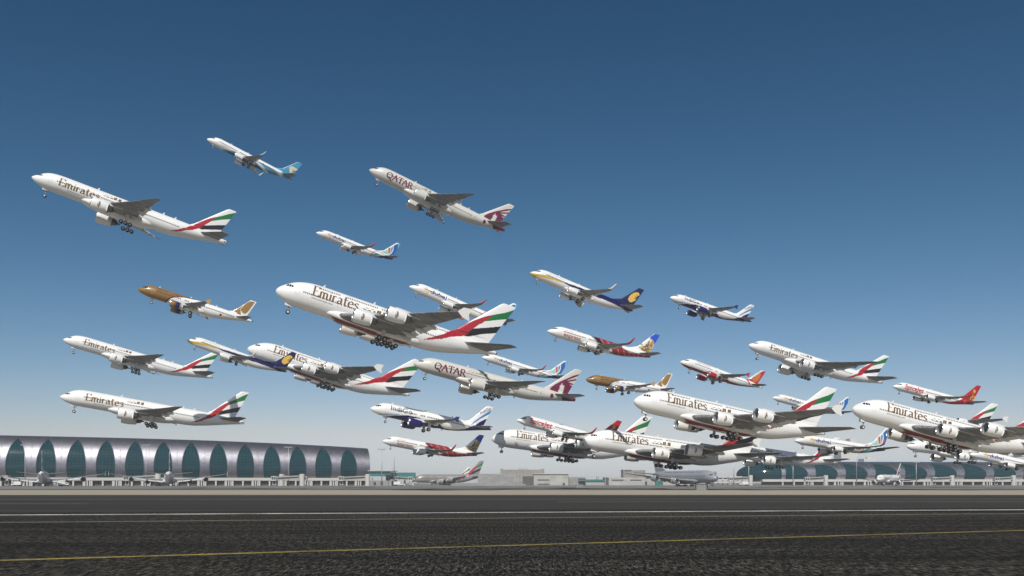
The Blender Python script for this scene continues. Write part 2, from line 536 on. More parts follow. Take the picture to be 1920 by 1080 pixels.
def canoe_mesh(T, y, r, side):
    a, e, z = wing_at(T, y)
    c = e - a
    l = 3.6 * r + .16 * c
    b = MB()
    x0, x1 = e - .55 * l, e + .45 * l
    n = 9
    v = []
    for i in range(n):
        t = i / (n - 1)
        rr = r * math.sin(math.pi * min(max(t, .03), .97)) ** .75
        for k in range(10):
            g = 2 * math.pi * k / 10
            v.append((x0 + (x1 - x0) * t, side * y + .62 * rr * math.cos(g), z - .028 * c - .55 * r - .55 * r * t + rr * math.sin(g)))
    b.put(v, grid_faces(n, 10, True))
    return b.mesh('flap_track_fairing', [M['flap']], True)

def lift(T, a, b, layer_fn):
    pass

def poly_patch(T, poly, side=-1, off=.03, n=5):
    """A four-cornered patch of skin given by (x, z) corners."""
    u = np.linspace(0, 1, n)
    A, B, C, D = [np.array(p, float) for p in poly]
    v = []
    for s in u:
        for t in u:
            q = (A * (1 - s) + B * s) * (1 - t) + (D * (1 - s) + C * s) * t
            v.append(q)
    v = np.array(v)
    return skin(T, v[:, 0], v[:, 1], side, off), grid_faces(n, n, False)

def join_text(parts):
    V, Fc = [], []
    for v, f in parts:
        o = sum(len(q) for q in V)
        V.append(np.asarray(v))
        Fc += [tuple(o + i for i in q) for q in f]
    return np.concatenate(V), Fc

# ---- lettering: outlines from the built-in font, or strokes of a broad-nibbed pen
_txt = {}
def font_shape(s, shear=0.0, bold=0.0, spacing=1.0):
    """(points, faces) of a word: x from 0 to 1 over its width, y from 0 at the baseline to 1 at the top."""
    key = (s, shear, bold, spacing)
    if key in _txt:
        return _txt[key]
    cu = bpy.data.curves.new('word', 'FONT')
    cu.body = s
    cu.shear = shear
    cu.offset = bold
    cu.space_character = spacing
    cu.resolution_u = 3
    o = bpy.data.objects.new('word', cu)
    COL.objects.link(o)
    dg = bpy.context.evaluated_depsgraph_get()
    me = bpy.data.meshes.new_from_object(o.evaluated_get(dg))
    bpy.data.objects.remove(o)
    bpy.data.curves.remove(cu)
    v = np.array([q.co[:2] for q in me.vertices])
    f = [tuple(p.vertices) for p in me.polygons]
    bpy.data.meshes.remove(me)
    v[:, 0] -= v[:, 0].min()
    W, Hh = v[:, 0].max(), v[:, 1].max()
    v[:, 0] /= W
    v[:, 1] /= Hh
    _txt[key] = (v, f)
    return _txt[key]

GLYPH = {  # strokes in a box one unit high
 'E': (.62, [[(.12, 0), (.12, 1)], [(.0, 1), (.56, 1), (.58, .86)], [(.12, .53), (.44, .53)], [(.0, .02), (.5, .02), (.62, .16)]]),
 'm': (.86, [[(.08, 0), (.08, .62)], [(.08, .52), (.2, .64), (.33, .6), (.38, .46), (.38, 0)], [(.38, .52), (.5, .64), (.64, .6), (.69, .46), (.69, .08), (.8, 0)]]),
 'i': (.24, [[(.1, 0), (.1, .62)], [(.06, .8), (.16, .86)]]),
 'r': (.4, [[(.08, 0), (.08, .62)], [(.08, .48), (.2, .62), (.36, .6)]]),
 'a': (.56, [[(.06, .54), (.2, .63), (.36, .58), (.4, .44), (.4, .1), (.52, 0)], [(.4, .36), (.16, .3), (.04, .16), (.12, .02), (.28, .03), (.4, .14)]]),
 't': (.38, [[(.14, .86), (.14, .12), (.22, .0), (.36, .04)], [(.0, .62), (.36, .62)]]),
 'e': (.54, [[(.04, .34), (.48, .36), (.44, .54), (.28, .64), (.1, .54), (.03, .32), (.1, .1), (.28, .0), (.48, .12)]]),
 's': (.46, [[(.4, .56), (.22, .64), (.06, .54), (.1, .4), (.3, .3), (.4, .17), (.28, .02), (.04, .06)]]),
 'Q': (1.05, [[(.5, 1), (.24, .95), (.06, .72), (.04, .45), (.16, .16), (.42, .02), (.7, .08), (.9, .3), (.93, .58), (.8, .87), (.5, 1)], [(.45, .22), (.7, .02), (.9, -.22), (1.08, -.2)]]),
 'A': (.86, [[(.0, .02), (.4, 1.0)], [(.38, 1.0), (.8, .0)], [(.16, .36), (.62, .36)], [(-.06, .01), (.14, .01)], [(.66, .01), (.9, .01)]]),
 'T': (.72, [[(.36, 0), (.36, 1)], [(.0, .86), (.02, .98), (.7, .98), (.72, .86)], [(.24, .01), (.5, .01)]]),
 'R': (.8, [[(.12, 0), (.12, 1)], [(.0, .99), (.4, .99), (.6, .86), (.58, .62), (.4, .5), (.14, .5)], [(.36, .5), (.76, .0), (.86, .02)], [(0, .01), (.26, .01)]]),
}
def pen_shape(word, wide=.17, thin=.055, ang=15, gap=.06):
    v, f = [], []
    x0 = 0
    a = math.radians(ang)
    lay = 0
    for ch in word:
        adv, strokes = GLYPH[ch]
        for st in strokes:
            for (x1, y1), (x2, y2) in zip(st[:-1], st[1:]):
                d = math.atan2(y2 - y1, x2 - x1)
                hw = max(thin, wide * abs(math.sin(d - a))) / 2
                nx, ny = -math.sin(d) * hw, math.cos(d) * hw
                ex, ey = math.cos(d) * .02, math.sin(d) * .02
                o = len(v)
                v += [(x0 + x1 - ex + nx, y1 - ey + ny, lay), (x0 + x1 - ex - nx, y1 - ey - ny, lay), (x0 + x2 + ex - nx, y2 + ey - ny, lay), (x0 + x2 + ex + nx, y2 + ey + ny, lay)]
                f.append((o, o + 1, o + 2, o + 3))
                lay = (lay + 1) % 6
        x0 += adv + gap
    v = np.array(v, float)
    v[:, 0] /= (x0 - gap)
    return v, f

def cut_rows(v2, f, rows):
    """Cuts flat faces along horizontal lines so that they can follow a curved skin."""
    bm = bmesh.new()
    vs = [bm.verts.new((p[0], p[1], p[2] if len(p) > 2 else 0)) for p in v2]
    for q in f:
        try:
            bm.faces.new([vs[i] for i in q])
        except ValueError:
            pass
    for z in rows:
        g = bm.verts[:] + bm.edges[:] + bm.faces[:]
        bmesh.ops.bisect_plane(bm, geom=g, plane_co=(0, z, 0), plane_no=(0, 1, 0), dist=1e-5)
    bm.verts.index_update()
    V = np.array([q.co[:] for q in bm.verts])
    Fc = [tuple(x.index for x in q.verts) for q in bm.faces]
    bm.free()
    return V, Fc

def word_on_skin(T, shape, x0, x1, z0, z1, off=.03, dz=0.0):
    """Wraps a word round the port side: x0 to x1 along the fuselage, baseline z0, top z1; dz lowers its far end."""
    v, f = shape
    v = np.array(v, float)
    n = max(3, int((z1 - z0) / .22))
    V, Fc = cut_rows(v, f, np.linspace(v[:, 1].min(), v[:, 1].max(), n + 2)[1:-1])
    x = x0 + V[:, 0] * (x1 - x0)
    z = z0 + V[:, 1] * (z1 - z0) + dz * V[:, 0]
    P = skin(T, x, z, -1, off + V[:, 2] * .004)
    return P, Fc
# ------------------------------------------------------------------ engines and landing gear
def engine_parts(T, e, side, liv):
    """(name, mesh, [(sub name, mesh)...]) of one engine under the wing."""
    x, y, z, r, L = e
    y *= side
    long_cowl = liv.get('long_cowl', False)
    end = .62 if long_cowl else .80
    cowl = [(.0, .90), (.03, .955), (.1, .99), (.25, 1.0), (.5, .985), (.72, .93), (.9, .86), (1.0, end)]
    inner = [(1.0, end), (.995, end - .03), (.8, end - .04)]
    duct = [(.0, .90), (.005, .86), (.05, .82), (.16, .80), (.3, .82)]
    prof = [(a * L, b * r) for a, b in cowl + inner]
    flat = (1, .9) if T is TYPES['737'] else (1, 1)
    b = MB()
    b.rev(prof, 'x', 32, (x, y, z), 0, flat)
    c0 = liv.get('engine', liv['base'])
    v = np.array(b.v)
    col = np.empty((len(v), 3))
    col[:] = c0
    if 'engine_front' in liv:
        col[v[:, 0] < x + .38 * L] = liv['engine_front']
    if 'engine_rear' in liv:
        col[v[:, 0] > x + .88 * L] = liv['engine_rear']
    nac = mesh('engine', b.v, b.f, [M['paint']], True, None, col)
    lip = MB().rev([(.025 * L, .955 * r), (.0, .935 * r), (-.018 * L, .90 * r), (-.012 * L, .87 * r), (.02 * L, .835 * r), (.06 * L, .825 * r)], 'x', 32, (x, y, z), 0, flat).mesh('inlet_lip', [M['metal']], True)
    d = MB()
    d.rev([(.04 * L, .83 * r), (.16 * L, .80 * r), (.34 * L, .80 * r)], 'x', 32, (x, y, z), 0, flat)
    dm = d.mesh('inlet_duct', [M['strut']], True)
    fn = MB()
    fn.rev([(.27 * L, .01), (.31 * L, .8 * r)], 'x', 32, (x, y, z), 0)
    for k in range(20):
        t = 2 * math.pi * k / 20
        t2 = t + .22
        p = []
        for rr, dx in ((.22 * r, 0), (.78 * r, .02 * L)):
            p += [(x + .235 * L + dx, y + rr * math.cos(t), z + rr * math.sin(t)), (x + .265 * L + dx, y + rr * math.cos(t2), z + rr * math.sin(t2))]
        fn.put(p, [(0, 1, 3, 2)])
    fn.rev([(.12 * L, .005), (.15 * L, .08 * r), (.2 * L, .16 * r), (.27 * L, .23 * r)], 'x', 20, (x, y, z), 1)
    fm = fn.mesh('fan', [M['fan'], M['strut']], True)
    co = MB()
    if long_cowl:
        co.rev([(.85 * L, .5 * r), (1.04 * L, .46 * r), (1.03 * L, .4 * r), (.9 * L, .36 * r)], 'x', 24, (x, y, z))
        co.rev([(.9 * L, .28 * r), (1.1 * L, .22 * r), (1.25 * L, .03 * r)], 'x', 20, (x, y, z))
    else:
        co.rev([(.72 * L, .66 * r), (.95 * L, .6 * r), (1.2 * L, .45 * r), (1.3 * L, .38 * r), (1.29 * L, .34 * r), (1.1 * L, .33 * r)], 'x', 24, (x, y, z))
        co.rev([(1.05 * L, .27 * r), (1.3 * L, .22 * r), (1.46 * L, .12 * r), (1.54 * L, .02 * r)], 'x', 20, (x, y, z))
    cm = co.mesh('exhaust_cone', [M['hot']], True)
    a, et, zw = wing_at(T, abs(y))
    c = et - a
    zl = zw - .035 * c
    hw = .2 * r
    p = MB()
    p.hexa([(x + .2 * L, y - hw * .5, z + .9 * r), (x + .2 * L, y + hw * .5, z + .9 * r), (x + .45 * L, y + hw * .5, z + 1.08 * r + .1), (x + .45 * L, y - hw * .5, z + 1.08 * r + .1),
            (a + .55 * c, y - hw, zl - .35 * r * 0 - .1), (a + .55 * c, y + hw, zl - .1), (a + .06 * c, y + hw, zw + .06 * c), (a + .06 * c, y - hw, zw + .06 * c)])
    p.hexa([(x + .75 * L, y - hw, z + .5 * r), (x + .75 * L, y + hw, z + .5 * r), (x + .5 * L, y + hw, z + r * .95), (x + .5 * L, y - hw, z + r * .95),
            (a + .5 * c, y - hw * .8, zl - .3), (a + .5 * c, y + hw * .8, zl - .3), (a + .4 * c, y + hw * .8, zl + .1), (a + .4 * c, y - hw * .8, zl + .1)])
    pm = p.mesh('pylon', [M['flap']])
    return nac, [('inlet_lip', lip), ('inlet_duct', dm), ('fan', fm), ('exhaust_cone', cm), ('pylon', pm)]

_wheels = {}
def wheel_mesh(r, w):
    k = (round(r, 3), round(w, 3))
    if k not in _wheels:
        b = MB()
        b.rev([(-.5 * w, .55 * r), (-.5 * w, .8 * r), (-.38 * w, .95 * r), (-.15 * w, r), (.15 * w, r), (.38 * w, .95 * r), (.5 * w, .8 * r), (.5 * w, .55 * r)], 'y', 24, (0, 0, 0), 0)
        for s in (-1, 1):
            b.rev([(s * .5 * w, .56 * r), (s * .36 * w, .5 * r), (s * .34 * w, .22 * r), (s * .46 * w, .18 * r), (s * .46 * w, .01)], 'y', 20, (0, 0, 0), 1)
        _wheels[k] = b.mesh('wheel', [M['tyre'], M['hub']], True)
    return _wheels[k]

def gear_parts(T, g, side):
    """Main leg: mesh of strut, beam and door, and the wheels' places."""
    x, y, z, r, nax, pitch, zatt = g
    y *= side
    b = MB()
    zt = zatt
    b.tube((x, y, zt), (x, y, z), .2 * r / .6, .17 * r / .6, 12)
    b.tube((x - 1.1 * r, y, zt), (x, y, z + (zt - z) * .35), .07 * r / .6, None, 8)
    b.tube((x, y - side * 1.9 * r, zt + .1), (x, y, z + (zt - z) * .4), .07 * r / .6, None, 8)
    half = .78 * r if nax > 1 else .62 * r
    if nax > 1:
        b.tube((x - pitch * (nax - 1) / 2, y, z), (x + pitch * (nax - 1) / 2, y, z), .16, None, 8)
    ws = []
    for i in range(nax):
        ax = x + (i - (nax - 1) / 2) * pitch
        b.tube((ax, y - half, z), (ax, y + half, z), .1 * r / .6, None, 8)
        ws += [(ax, y - half, z), (ax, y + half, z)]
    b.hexa([(x - 1.0 * r, y + side * .9 * r, zt), (x + 1.0 * r, y + side * .9 * r, zt), (x + 1.0 * r, y + side * .98 * r, zt), (x - 1.0 * r, y + side * .98 * r, zt),
            (x - .7 * r, y + side * .75 * r, z + 1.15 * r), (x + .7 * r, y + side * .75 * r, z + 1.15 * r), (x + .7 * r, y + side * .83 * r, z + 1.15 * r), (x - .7 * r, y + side * .83 * r, z + 1.15 * r)], 1)
    return b.mesh('main_gear', [M['strut'], M['flap']]), ws, r, .62 * r if nax > 1 else .66 * r

def nose_gear_parts(T):
    x, z, r, n, half = T['nose_gear']
    w, zc, h = sect(T, x)
    zt = float(zc - h) + .3
    b = MB()
    b.tube((x, 0, zt), (x, 0, z), .13 * r / .5, None, 10)
    b.tube((x - 1.6 * r, 0, zt), (x, 0, z + (zt - z) * .4), .06 * r / .5, None, 8)
    b.tube((x, -half, z), (x, half, z), .08 * r / .5, None, 8)
    for s in (-1, 1):
        b.hexa([(x - 2.4 * r, s * .75 * r, zt), (x + 1.2 * r, s * .75 * r, zt), (x + 1.2 * r, s * .83 * r, zt), (x - 2.4 * r, s * .83 * r, zt),
                (x - 2.3 * r, s * 1.0 * r, zt - 1.5 * r), (x + 1.1 * r, s * 1.0 * r, zt - 1.5 * r), (x + 1.1 * r, s * 1.07 * r, zt - 1.5 * r), (x - 2.3 * r, s * 1.07 * r, zt - 1.5 * r)], 1)
    return b.mesh('nose_gear', [M['strut'], M['flap']]), [(x, -half, z), (x, half, z)], r, .6 * r

def winglet_mesh(T, side, col):
    y, a, e, z, _ = T['wing'][-1]
    s = side
    if T is TYPES['737']:
        secs = [(y - .02, a, e, z), (y + .35, a + .55, e + .18, z + .35), (y + .55, a + .95, e + .42, z + .95), (y + .8, a + 1.55, e + .75, z + 2.0), (y + .85, a + 1.9, e + .8, z + 2.25)]
        v = []
        for yy, p, q, zz in secs:
            k = [(0, 0), (.25, .05), (.6, .045), (1, 0), (.6, -.045), (.25, -.05)]
            for c, d in k:
                v.append((p + (q - p) * c, s * (yy + d * (q - p)), zz))
        f = grid_faces(len(secs), 6, True) + [tuple(range(len(v) - 6, len(v)))]
    elif T is TYPES['777']:
        return None
    else:
        g = 1.0 if T is TYPES['320'] else 1.9
        v, f = [], []
        pts = [(a - .15 * g, z), (a + .55 * g, z + .75 * g), (e + .35 * g, z + .9 * g), (e + .1 * g, z), (e + .45 * g, z - .85 * g), (a + .7 * g, z - .6 * g)]
        for d in (-.06, .06):
            v += [(p, s * (y + d + .05), q) for p, q in pts]
        n = len(pts)
        f = [tuple(range(n)), tuple(range(2 * n - 1, n - 1, -1))] + [(i, (i + 1) % n, n + (i + 1) % n, n + i) for i in range(n)]
    c = np.empty((len(v), 3))
    c[:] = col
    return mesh('winglet', v, f, [M['paint']], T is TYPES['737'], None, c)

def fairing_mesh(T, liv):
    xa, xb, wf, zc, hh = T['fairing']
    n, m = 40, 40
    v = []
    for i in range(n):
        t = i / (n - 1)
        s = (1 - abs(2 * t - 1) ** 2.8) ** .5 if 0 < t < 1 else 0.0
        if t > .5:
            s = (1 - ((t - .5) / .5) ** 4.2) ** .7
        s = max(s, .02)
        x = xa + (xb - xa) * t
        w, c, h = (float(q) for q in sect(T, x))
        for k in range(m):
            g = 2 * math.pi * k / m
            cy, cz = math.cos(g), math.sin(g)
            cy = math.copysign(abs(cy) ** .8, cy)
            cz = math.copysign(abs(cz) ** .8, cz)
            v.append((x, wf * (.55 + .45 * s) * s ** .3 * cy * .999 if s > .02 else 0, zc + (1 - s) * .25 + hh * s * cz))
    v = np.array(v)
    f = [q[::-1] for q in grid_faces(n, m, True)]
    col = colours(liv.get('belly', liv['base']), liv['layers'], 'g', v[:, 0], v[:, 2])
    return mesh('belly_fairing', v, f, [M['paint']], True, None, col)

# ------------------------------------------------------------------ liveries
WHITE = (0.80, 0.80, 0.79)
RED, GREEN, BLACK = lin('#a51d29'), lin('#107136'), lin('#141519')
GOLD = '#6b4f26'
NAVY = lin('#17134f')

def curve_below(pts):
    xs, zs = zip(*pts)
    return lambda x, z: (x >= xs[0]) & (x <= xs[-1]) & (z < np.interp(x, xs, zs))

def stripes_fd(x, z):
    return (np.sin((x * .9 - z * 1.9) * 2.1) > .45) & (x > 27) & (x < 33.5) & (z < .45)

def mural(x, z):
    return np.sin(x * 5.1 + 1.3 * np.sin(z * 4.3)) * np.sin(z * 4.7 + 1.7 * np.sin(x * 3.9))

FIN_ART = [(32.2, 3.2), (34.5, 4.1), (36.1, 7.0), (36.9, 7.2), (37.8, 6.0), (38.6, 5.5), (37.6, 2.2), (36.4, 2.1), (34.1, 2.2), (32.9, 2.9)]
LIV = {
 'emirates777': dict(t='777', base=WHITE, layers=[
    ('b', 'p', [(44.5, -1.9), (46.8, -.7), (49.1, 1.0), (51, 3), (52.5, 5.2), (54.6, 7), (56.3, 8.3), (57.3, 8.9), (56.7, 7.5), (55.7, 6.1), (54.6, 4.6), (53.5, 3.2), (52.5, 2.05), (51.4, 1.1), (49.5, .2), (48.2, -.7), (46.7, -1.4)], RED),
    ('v', 'p', [(57.2, 8.8), (59.2, 10.2), (61.3, 11.8), (64, 13.6), (64, 11), (62.4, 10.3), (59.4, 8.8), (56, 6.75), (56.6, 7.5)], GREEN),
    ('v', 'p', [(54.6, 4.6), (57.7, 6), (62, 7.9), (62, 6), (60.6, 5.4), (57.3, 4.2), (54.6, 3.1), (52.5, 2.05), (53.5, 3.2)], BLACK),
    ('f', 'p', [(62.0, 1.5), (62.9, 2.0), (62.9, 1.25)], BLACK)],
    words=[('pen', 'Emirates', 8.0, 20.8, -.75, 1.75, GOLD, {}), ('font', 'emirates.com', 10.9, 17.2, -1.55, -1.15, '#8a8a80', {}),
           ('arab', '', 21.8, 27.4, 1.15, 2.15, GOLD, {})], emblem=GOLD),
 'emirates380': dict(t='A380', base=WHITE, layers=[
    ('b', 'p', [(46.0, -1.7), (48.7, 0), (51.5, 1.8), (54.5, 4.5), (57.4, 7.2), (60.4, 9.7), (63.5, 12.0), (65.9, 13.4), (64.3, 11.3), (63.1, 9.8), (61.5, 8), (60.2, 6.1), (58.9, 4.3), (57.3, 3.2), (54.5, 2.0), (51.4, .3), (48.2, -1.1)], RED),
    ('v', 'p', [(65.8, 13.3), (69.3, 15.2), (71.2, 16.5), (73.2, 18.3), (73, 15), (70.6, 13.5), (67.3, 12.1), (63.8, 10.45)], GREEN),
    ('v', 'p', [(60.9, 7.1), (65.7, 9.1), (70.2, 11.1), (69.5, 8.6), (68.0, 8.0), (63.9, 6.3), (60.2, 4.3), (58.6, 3.95), (59.8, 5.6)], BLACK),
    ('g', 'p', [(17.5, -3.5), (24, -4.15), (34, -4.35), (41, -4.3), (43, -4.4), (40, -4.85), (30, -5.0), (20, -4.7)], lin('#7d1622'))],  # belly band in a darker red, with the underside shade painted in
    words=[('pen', 'Emirates', 11.0, 24.9, .25, 3.3, GOLD, {}), ('font', 'www.emirates.com', 11.0, 17.4, -.65, -.2, '#5c554a', {}),
           ('arab', '', 26.4, 33.5, 1.05, 2.3, GOLD, {})], emblem=GOLD, winglet=(0.7, 0.7, 0.68)),
 'qatar777': dict(t='777', base=(0.60, 0.59, 0.55), layers=[
    ('v', 'p', [(52.2, 2.2), (52.5, 3.6), (53.7, 5.2), (55.5, 6.8), (57.2, 8.2), (58.9, 9.4), (60.3, 10.5), (62.8, 11.9), (62.2, 10.8), (60.2, 9.5), (58.2, 8.0), (62.2, 9.9), (61.9, 9.1), (59.3, 7.8), (59, 7.6), (61.3, 7.5), (61.0, 7.0), (59.6, 6.8), (61.5, 6.4), (60, 2.4), (55.6, 2.4)], lin('#6b1740')),
    ('v', 'p', [(55.7, 2.3), (56.1, 4.9), (55.9, 5.2), (56.2, 5.7), (56.7, 6.7), (57.1, 5.8), (57.7, 6.0), (57.8, 4.3), (57.7, 2.3)], (0.66, 0.65, 0.6)),
    ('f', 'p', [(57.1, 1.3), (60, 1.9), (63.5, 2.7), (63.5, .7), (58.4, -.5)], lin('#6b1740')),
    ('f', 'f', lambda x, z: ((x - 53.2) / .75)**2 + ((z - .6) / .85)**2 < 1, lin('#6b1740'))],
    words=[('pen', 'QATAR', 6.9, 18.7, -1.1, 1.35, '#651238', dict(wide=.22, thin=.095, ang=20, gap=.1)), ('arab', '', 19.5, 27, .95, 2.1, '#8d8a7c', {})]),
 'oman737': dict(t='737', base=WHITE, fin=lin('#3f8fb4'), layers=[
    ('f', 'f', lambda x, z: z < np.interp(x, [6, 7, 9.5, 12, 18, 20.5, 24, 28, 30, 33, 38], [-2.5, -1.9, -1.1, -.4, -.2, .35, .75, .7, .5, 1.2, 3]), lin('#4690ae')),
    ('f', 'f', lambda x, z: (z < np.interp(x, [6, 7, 9.5, 12, 18, 21, 26, 29, 33], [-3, -2.2, -1.7, -1.2, -1.1, -1.0, -1.2, -1.5, -2])), lin('#27536b')),
    ('f', 'f', lambda x, z: (x > 21) & (x < 34.5) & (np.sin((x + 1.15 * z) * .62 + .4 + .9 * z) > .55) & (z < 1.0), (0.62, 0.65, 0.64)),
    ('f', 'f', lambda x, z: (x + .9 * z > 34.2), lin('#3f8fb4')),
    ('v', 'p', [(34.6, 5.1), (35.3, 6.1), (36.5, 6.2), (38.4, 6.2), (37.8, 5.2), (36.5, 4.7), (36.7, 3.6), (35.7, 3.0)], lin('#d8c7a4'))],
    words=[('font', 'OMAN AIR', 6.2, 12.2, -.75, -.25, '#8c9096', {})], winglet=lin('#9fc4d4'), belly=lin('#27536b')),
 'flydubai737': dict(t='737', base=WHITE, fin=(0.74, 0.8, 0.8), layers=[
    ('f', 'p', [(26.6, -1.7), (28.0, -.2), (29.2, .4), (31.2, .3), (33.5, 1.0), (37.5, 2.0), (38, -1), (30.4, -2.4), (26.8, -2.2)], lin('#4fa3a8')),
    ('f', 'p', [(30.0, -1.9), (30.7, -.6), (32.0, .45), (34, 1.0), (38, 1.7), (38, -1), (31.3, -2.4)], lin('#221b6b')),
    ('f', 'f', stripes_fd, lin('#bfe0e2')),
    ('f', 'f', lambda x, z: (np.abs(z - np.interp(x, [26.4, 27.5, 28.2, 29.2, 30.7, 32.1, 33], [-2, .4, 1.25, 1.65, 1.68, 1.4, 1.2])) < .17 + .4 * np.clip(27.8 - x, 0, 1)) & (x > 26.4) & (x < 33), lin('#b3491f')),
    ('v', 'p', [(31, 2.0), (33.8, 4.4), (34.5, 2.4), (34, 1)], lin('#9fd0cb')),
    ('v', 'p', [(33.9, 5.2), (34.8, 5.9), (35.15, 4.6), (35.2, 3.3), (34.8, 2.6), (34.4, 3.4)], lin('#c9632c')),
    ('v', 'p', [(35.2, 6.0), (35.75, 6.8), (36.05, 5.2), (35.8, 3.9), (35.2, 2.6), (35.5, 4.4)], lin('#2a86b3')),
    ('v', 'p', [(36.05, 7.2), (37.3, 8.6), (38.1, 8.8), (38.3, 6.4), (37.9, 4.5), (37.2, 2.9), (35.2, 1.7), (36.3, 3.5), (36.6, 5.1)], lin('#2467b4')),
    ('v', 'p', [(38.1, 9.4), (38.4, 7.8), (38.2, 5.8), (37.4, 3.4), (36.6, 1.6), (39, 1), (40, 9.4)], lin('#58a8cc'))],
    words=[('font', 'fly', 4.7, 6.9, -.62, .98, '#d9a866', dict(bold=.0)), ('font', 'dubai', 7.1, 13.4, -.35, .98, '#33417f', dict(bold=.02))], winglet=lin('#c2493a'), group='white and blue jets with a coloured wave on the tail'),
 'gulf320': dict(t='320', base=WHITE, fin=WHITE, layers=[
    ('f', 'f', lambda x, z: (z > np.interp(x, [8.6, 9.5, 10.4, 11.8, 14.5, 17.5, 20], [-3, -1.9, -.5, .5, 1.3, 1.75, 2.2])) & (x < 20) | (x < 8.6), lin('#33204f')),
    ('f', 'f', lambda x, z: (z > np.interp(x, [8.0, 9.0, 10.1, 11.8, 14.5, 17.5, 20], [-3, -1.8, -.15, .8, 1.55, 1.9, 2.2])) & (x < 20) | (x < 8.0), lin('#8c6a38')),
    ('v', 'p', [(31.4, 3.8), (32.1, 4.8), (33.1, 6.1), (34.2, 7.4), (35.0, 7.6), (36.3, 7.7), (36.1, 7.1), (35.0, 3.7), (34.3, 2.7), (33.5, 2.8), (32.5, 3.5), (33.1, 1.8), (31.9, 1.4), (31.6, 2.3), (30.3, 2.4)], lin('#977643')),
    ('v', 'f', lambda x, z: (np.abs((x - 32.3) - (z - 3.6) * .35) < .09) & (z > 3.6) & (z < 5.9), (0.8, 0.76, 0.66)),
    ('f', 'p', [(26.4, -.75), (27.2, -.75), (27.2, -.15), (26.4, -.15)], lin('#6d1f2c'))],
    words=[('font', 'Gulf Air', 5.7, 9.2, .95, 1.6, '#4a2a2c', {}), ('arab', '', 9.9, 12.8, .95, 1.5, '#7a3a2c', {})],
    engine=lin('#1b1656'), engine_front=lin('#8f7140'), engine_rear=(0.7, 0.7, 0.68), long_cowl=True, winglet=lin('#b29158')),
 'jet737': dict(t='737', base=(0.76, 0.76, 0.76), fin=lin('#141a4d'), layers=[
    ('f', 'p', [(-.6, -1.4), (.6, -2.3), (2.0, -1.3), (4.4, -.9), (7.6, -.45), (11.0, -.2), (11, .25), (7.4, .25), (4.8, .1), (2.3, -.5), (.4, -.7), (-.6, -.6)], lin('#c9ae45')),
    ('f', 'p', [(10.6, .1), (14, .55), (17, .75), (19, .85), (23, 1.3), (24.4, 1.75), (25.6, 2.3), (38, 2.6), (38, -.4), (36.9, -.1), (34, .1), (30.5, .25), (27.1, .15), (23.9, -.05), (20, -.25), (16, -.25), (13.5, -.3), (12.2, -.1)], lin('#17134f')),
    ('v', 'p', [(34.7, 3.9), (34.7, 4.8), (35.1, 5.9), (35.9, 6.9), (36.8, 7.5), (37.5, 7.6), (38, 7.2), (38.1, 6.7), (36.9, 6.3), (37.9, 6.1), (36.5, 5.7), (37.7, 5.5), (36.5, 5.2), (37.6, 4.9), (36.9, 4.2), (36.2, 3.5), (35.4, 3.4)], lin('#dcb64e'))],
    words=[('font', 'JET AIRWAYS', 5.4, 11.2, .95, 1.3, '#a9b0b8', {})], winglet=(0.66, 0.66, 0.6), emblem2='#ffffff'),
 'indigo320': dict(t='320', base=WHITE, fin=WHITE, layers=[
    ('f', 'f', lambda x, z: z < np.interp(x, [4, 5.5, 7.4, 10.6, 13.3, 15.2, 18, 20, 21.3, 22.8, 24.7, 26.9, 29.1, 29.9, 31.2, 32.2, 33.2, 38], [-2.3, -1.75, -1.15, -.45, -.3, -.5, -.75, -.9, -1.35, -1.75, -1.7, -1.25, -.6, 0, .75, 1.35, 3, 3]), NAVY),
    ('f', 'f', lambda x, z: (np.abs(z - np.interp(x, [2.0, 3, 5, 7, 8.5], [-1.95, -1.75, -1.3, -.9, -.6])) < .12) & (x > 2) & (x < 8.5), lin('#6f9cc2')),
    ('b', 'p', [(30.5, .9), (30.9, 1.4), (31.8, 2.5), (33.2, 4.0), (34.8, 5.6), (36.8, 7.3), (36.4, 5.9), (34.6, 4.5), (33.3, 3.4), (32.1, 2.2), (31.1, 1.3)], lin('#3f7fb8')),
    ('v', 'p', [(31.8, 1.0), (32.1, 1.3), (33.5, 2.6), (34.6, 3.5), (36.2, 4.5), (35.6, 1.0)], NAVY)],
    words=[('font', 'IndiGo', 5.6, 12.1, .05, 1.5, '#2a2560', dict(bold=.0))], finword=('IndiGo', 33.0, 5.35, 36.0, 7.45, .9, '#4a4466'),
    engine=lin('#1a1660'), engine_rear=lin('#1a1660'), long_cowl=True, winglet=lin('#232b5e'), belly=NAVY),
 'express737': dict(t='737', base=WHITE, fin=WHITE, layers=[
    ('f', 'f', lambda x, z: (z < np.interp(x, [15.9, 16.4, 17.2, 21, 25.3, 27.1, 27.9, 29.2, 30.5, 32, 33.1, 34.9, 38], [1.0, 2.2, 2.4, 2.4, 1.9, .55, .4, .1, .1, .6, .8, .55, 1.5])) & (z > np.interp(x, [16, 16.6, 17.6, 20, 22, 24], [1.2, .9, .1, -.4, -1.6, -3])) & (x > 15.9), lin('#94282c')),
    ('f', 'f', lambda x, z: (np.abs(np.mod(x + .85 * z + .12 * (x - 24)**2 * (x > 24) * .22, 2.6) - 1.3) < .09) & (x > 18) & (x < 36) & (z < np.interp(x, [16, 25.3, 27.1, 29.2, 32, 35], [2.4, 1.9, .5, .1, .6, .5])), (0.62, 0.5, 0.48)),
    ('v', 'p', [(37.5, 9.5), (39.6, 9.5), (38.9, 5.7), (37.7, 6.0), (36.8, 7.1), (35.6, 7.0), (36, 8)], lin('#2450c8')),
    ('v', 'p', FIN_ART, lin('#6a5636')),
    ('v', 'f', lambda x, z: (mural(x, z) > -.05) & inside(FIN_ART, x, z), lin('#d9c286')),
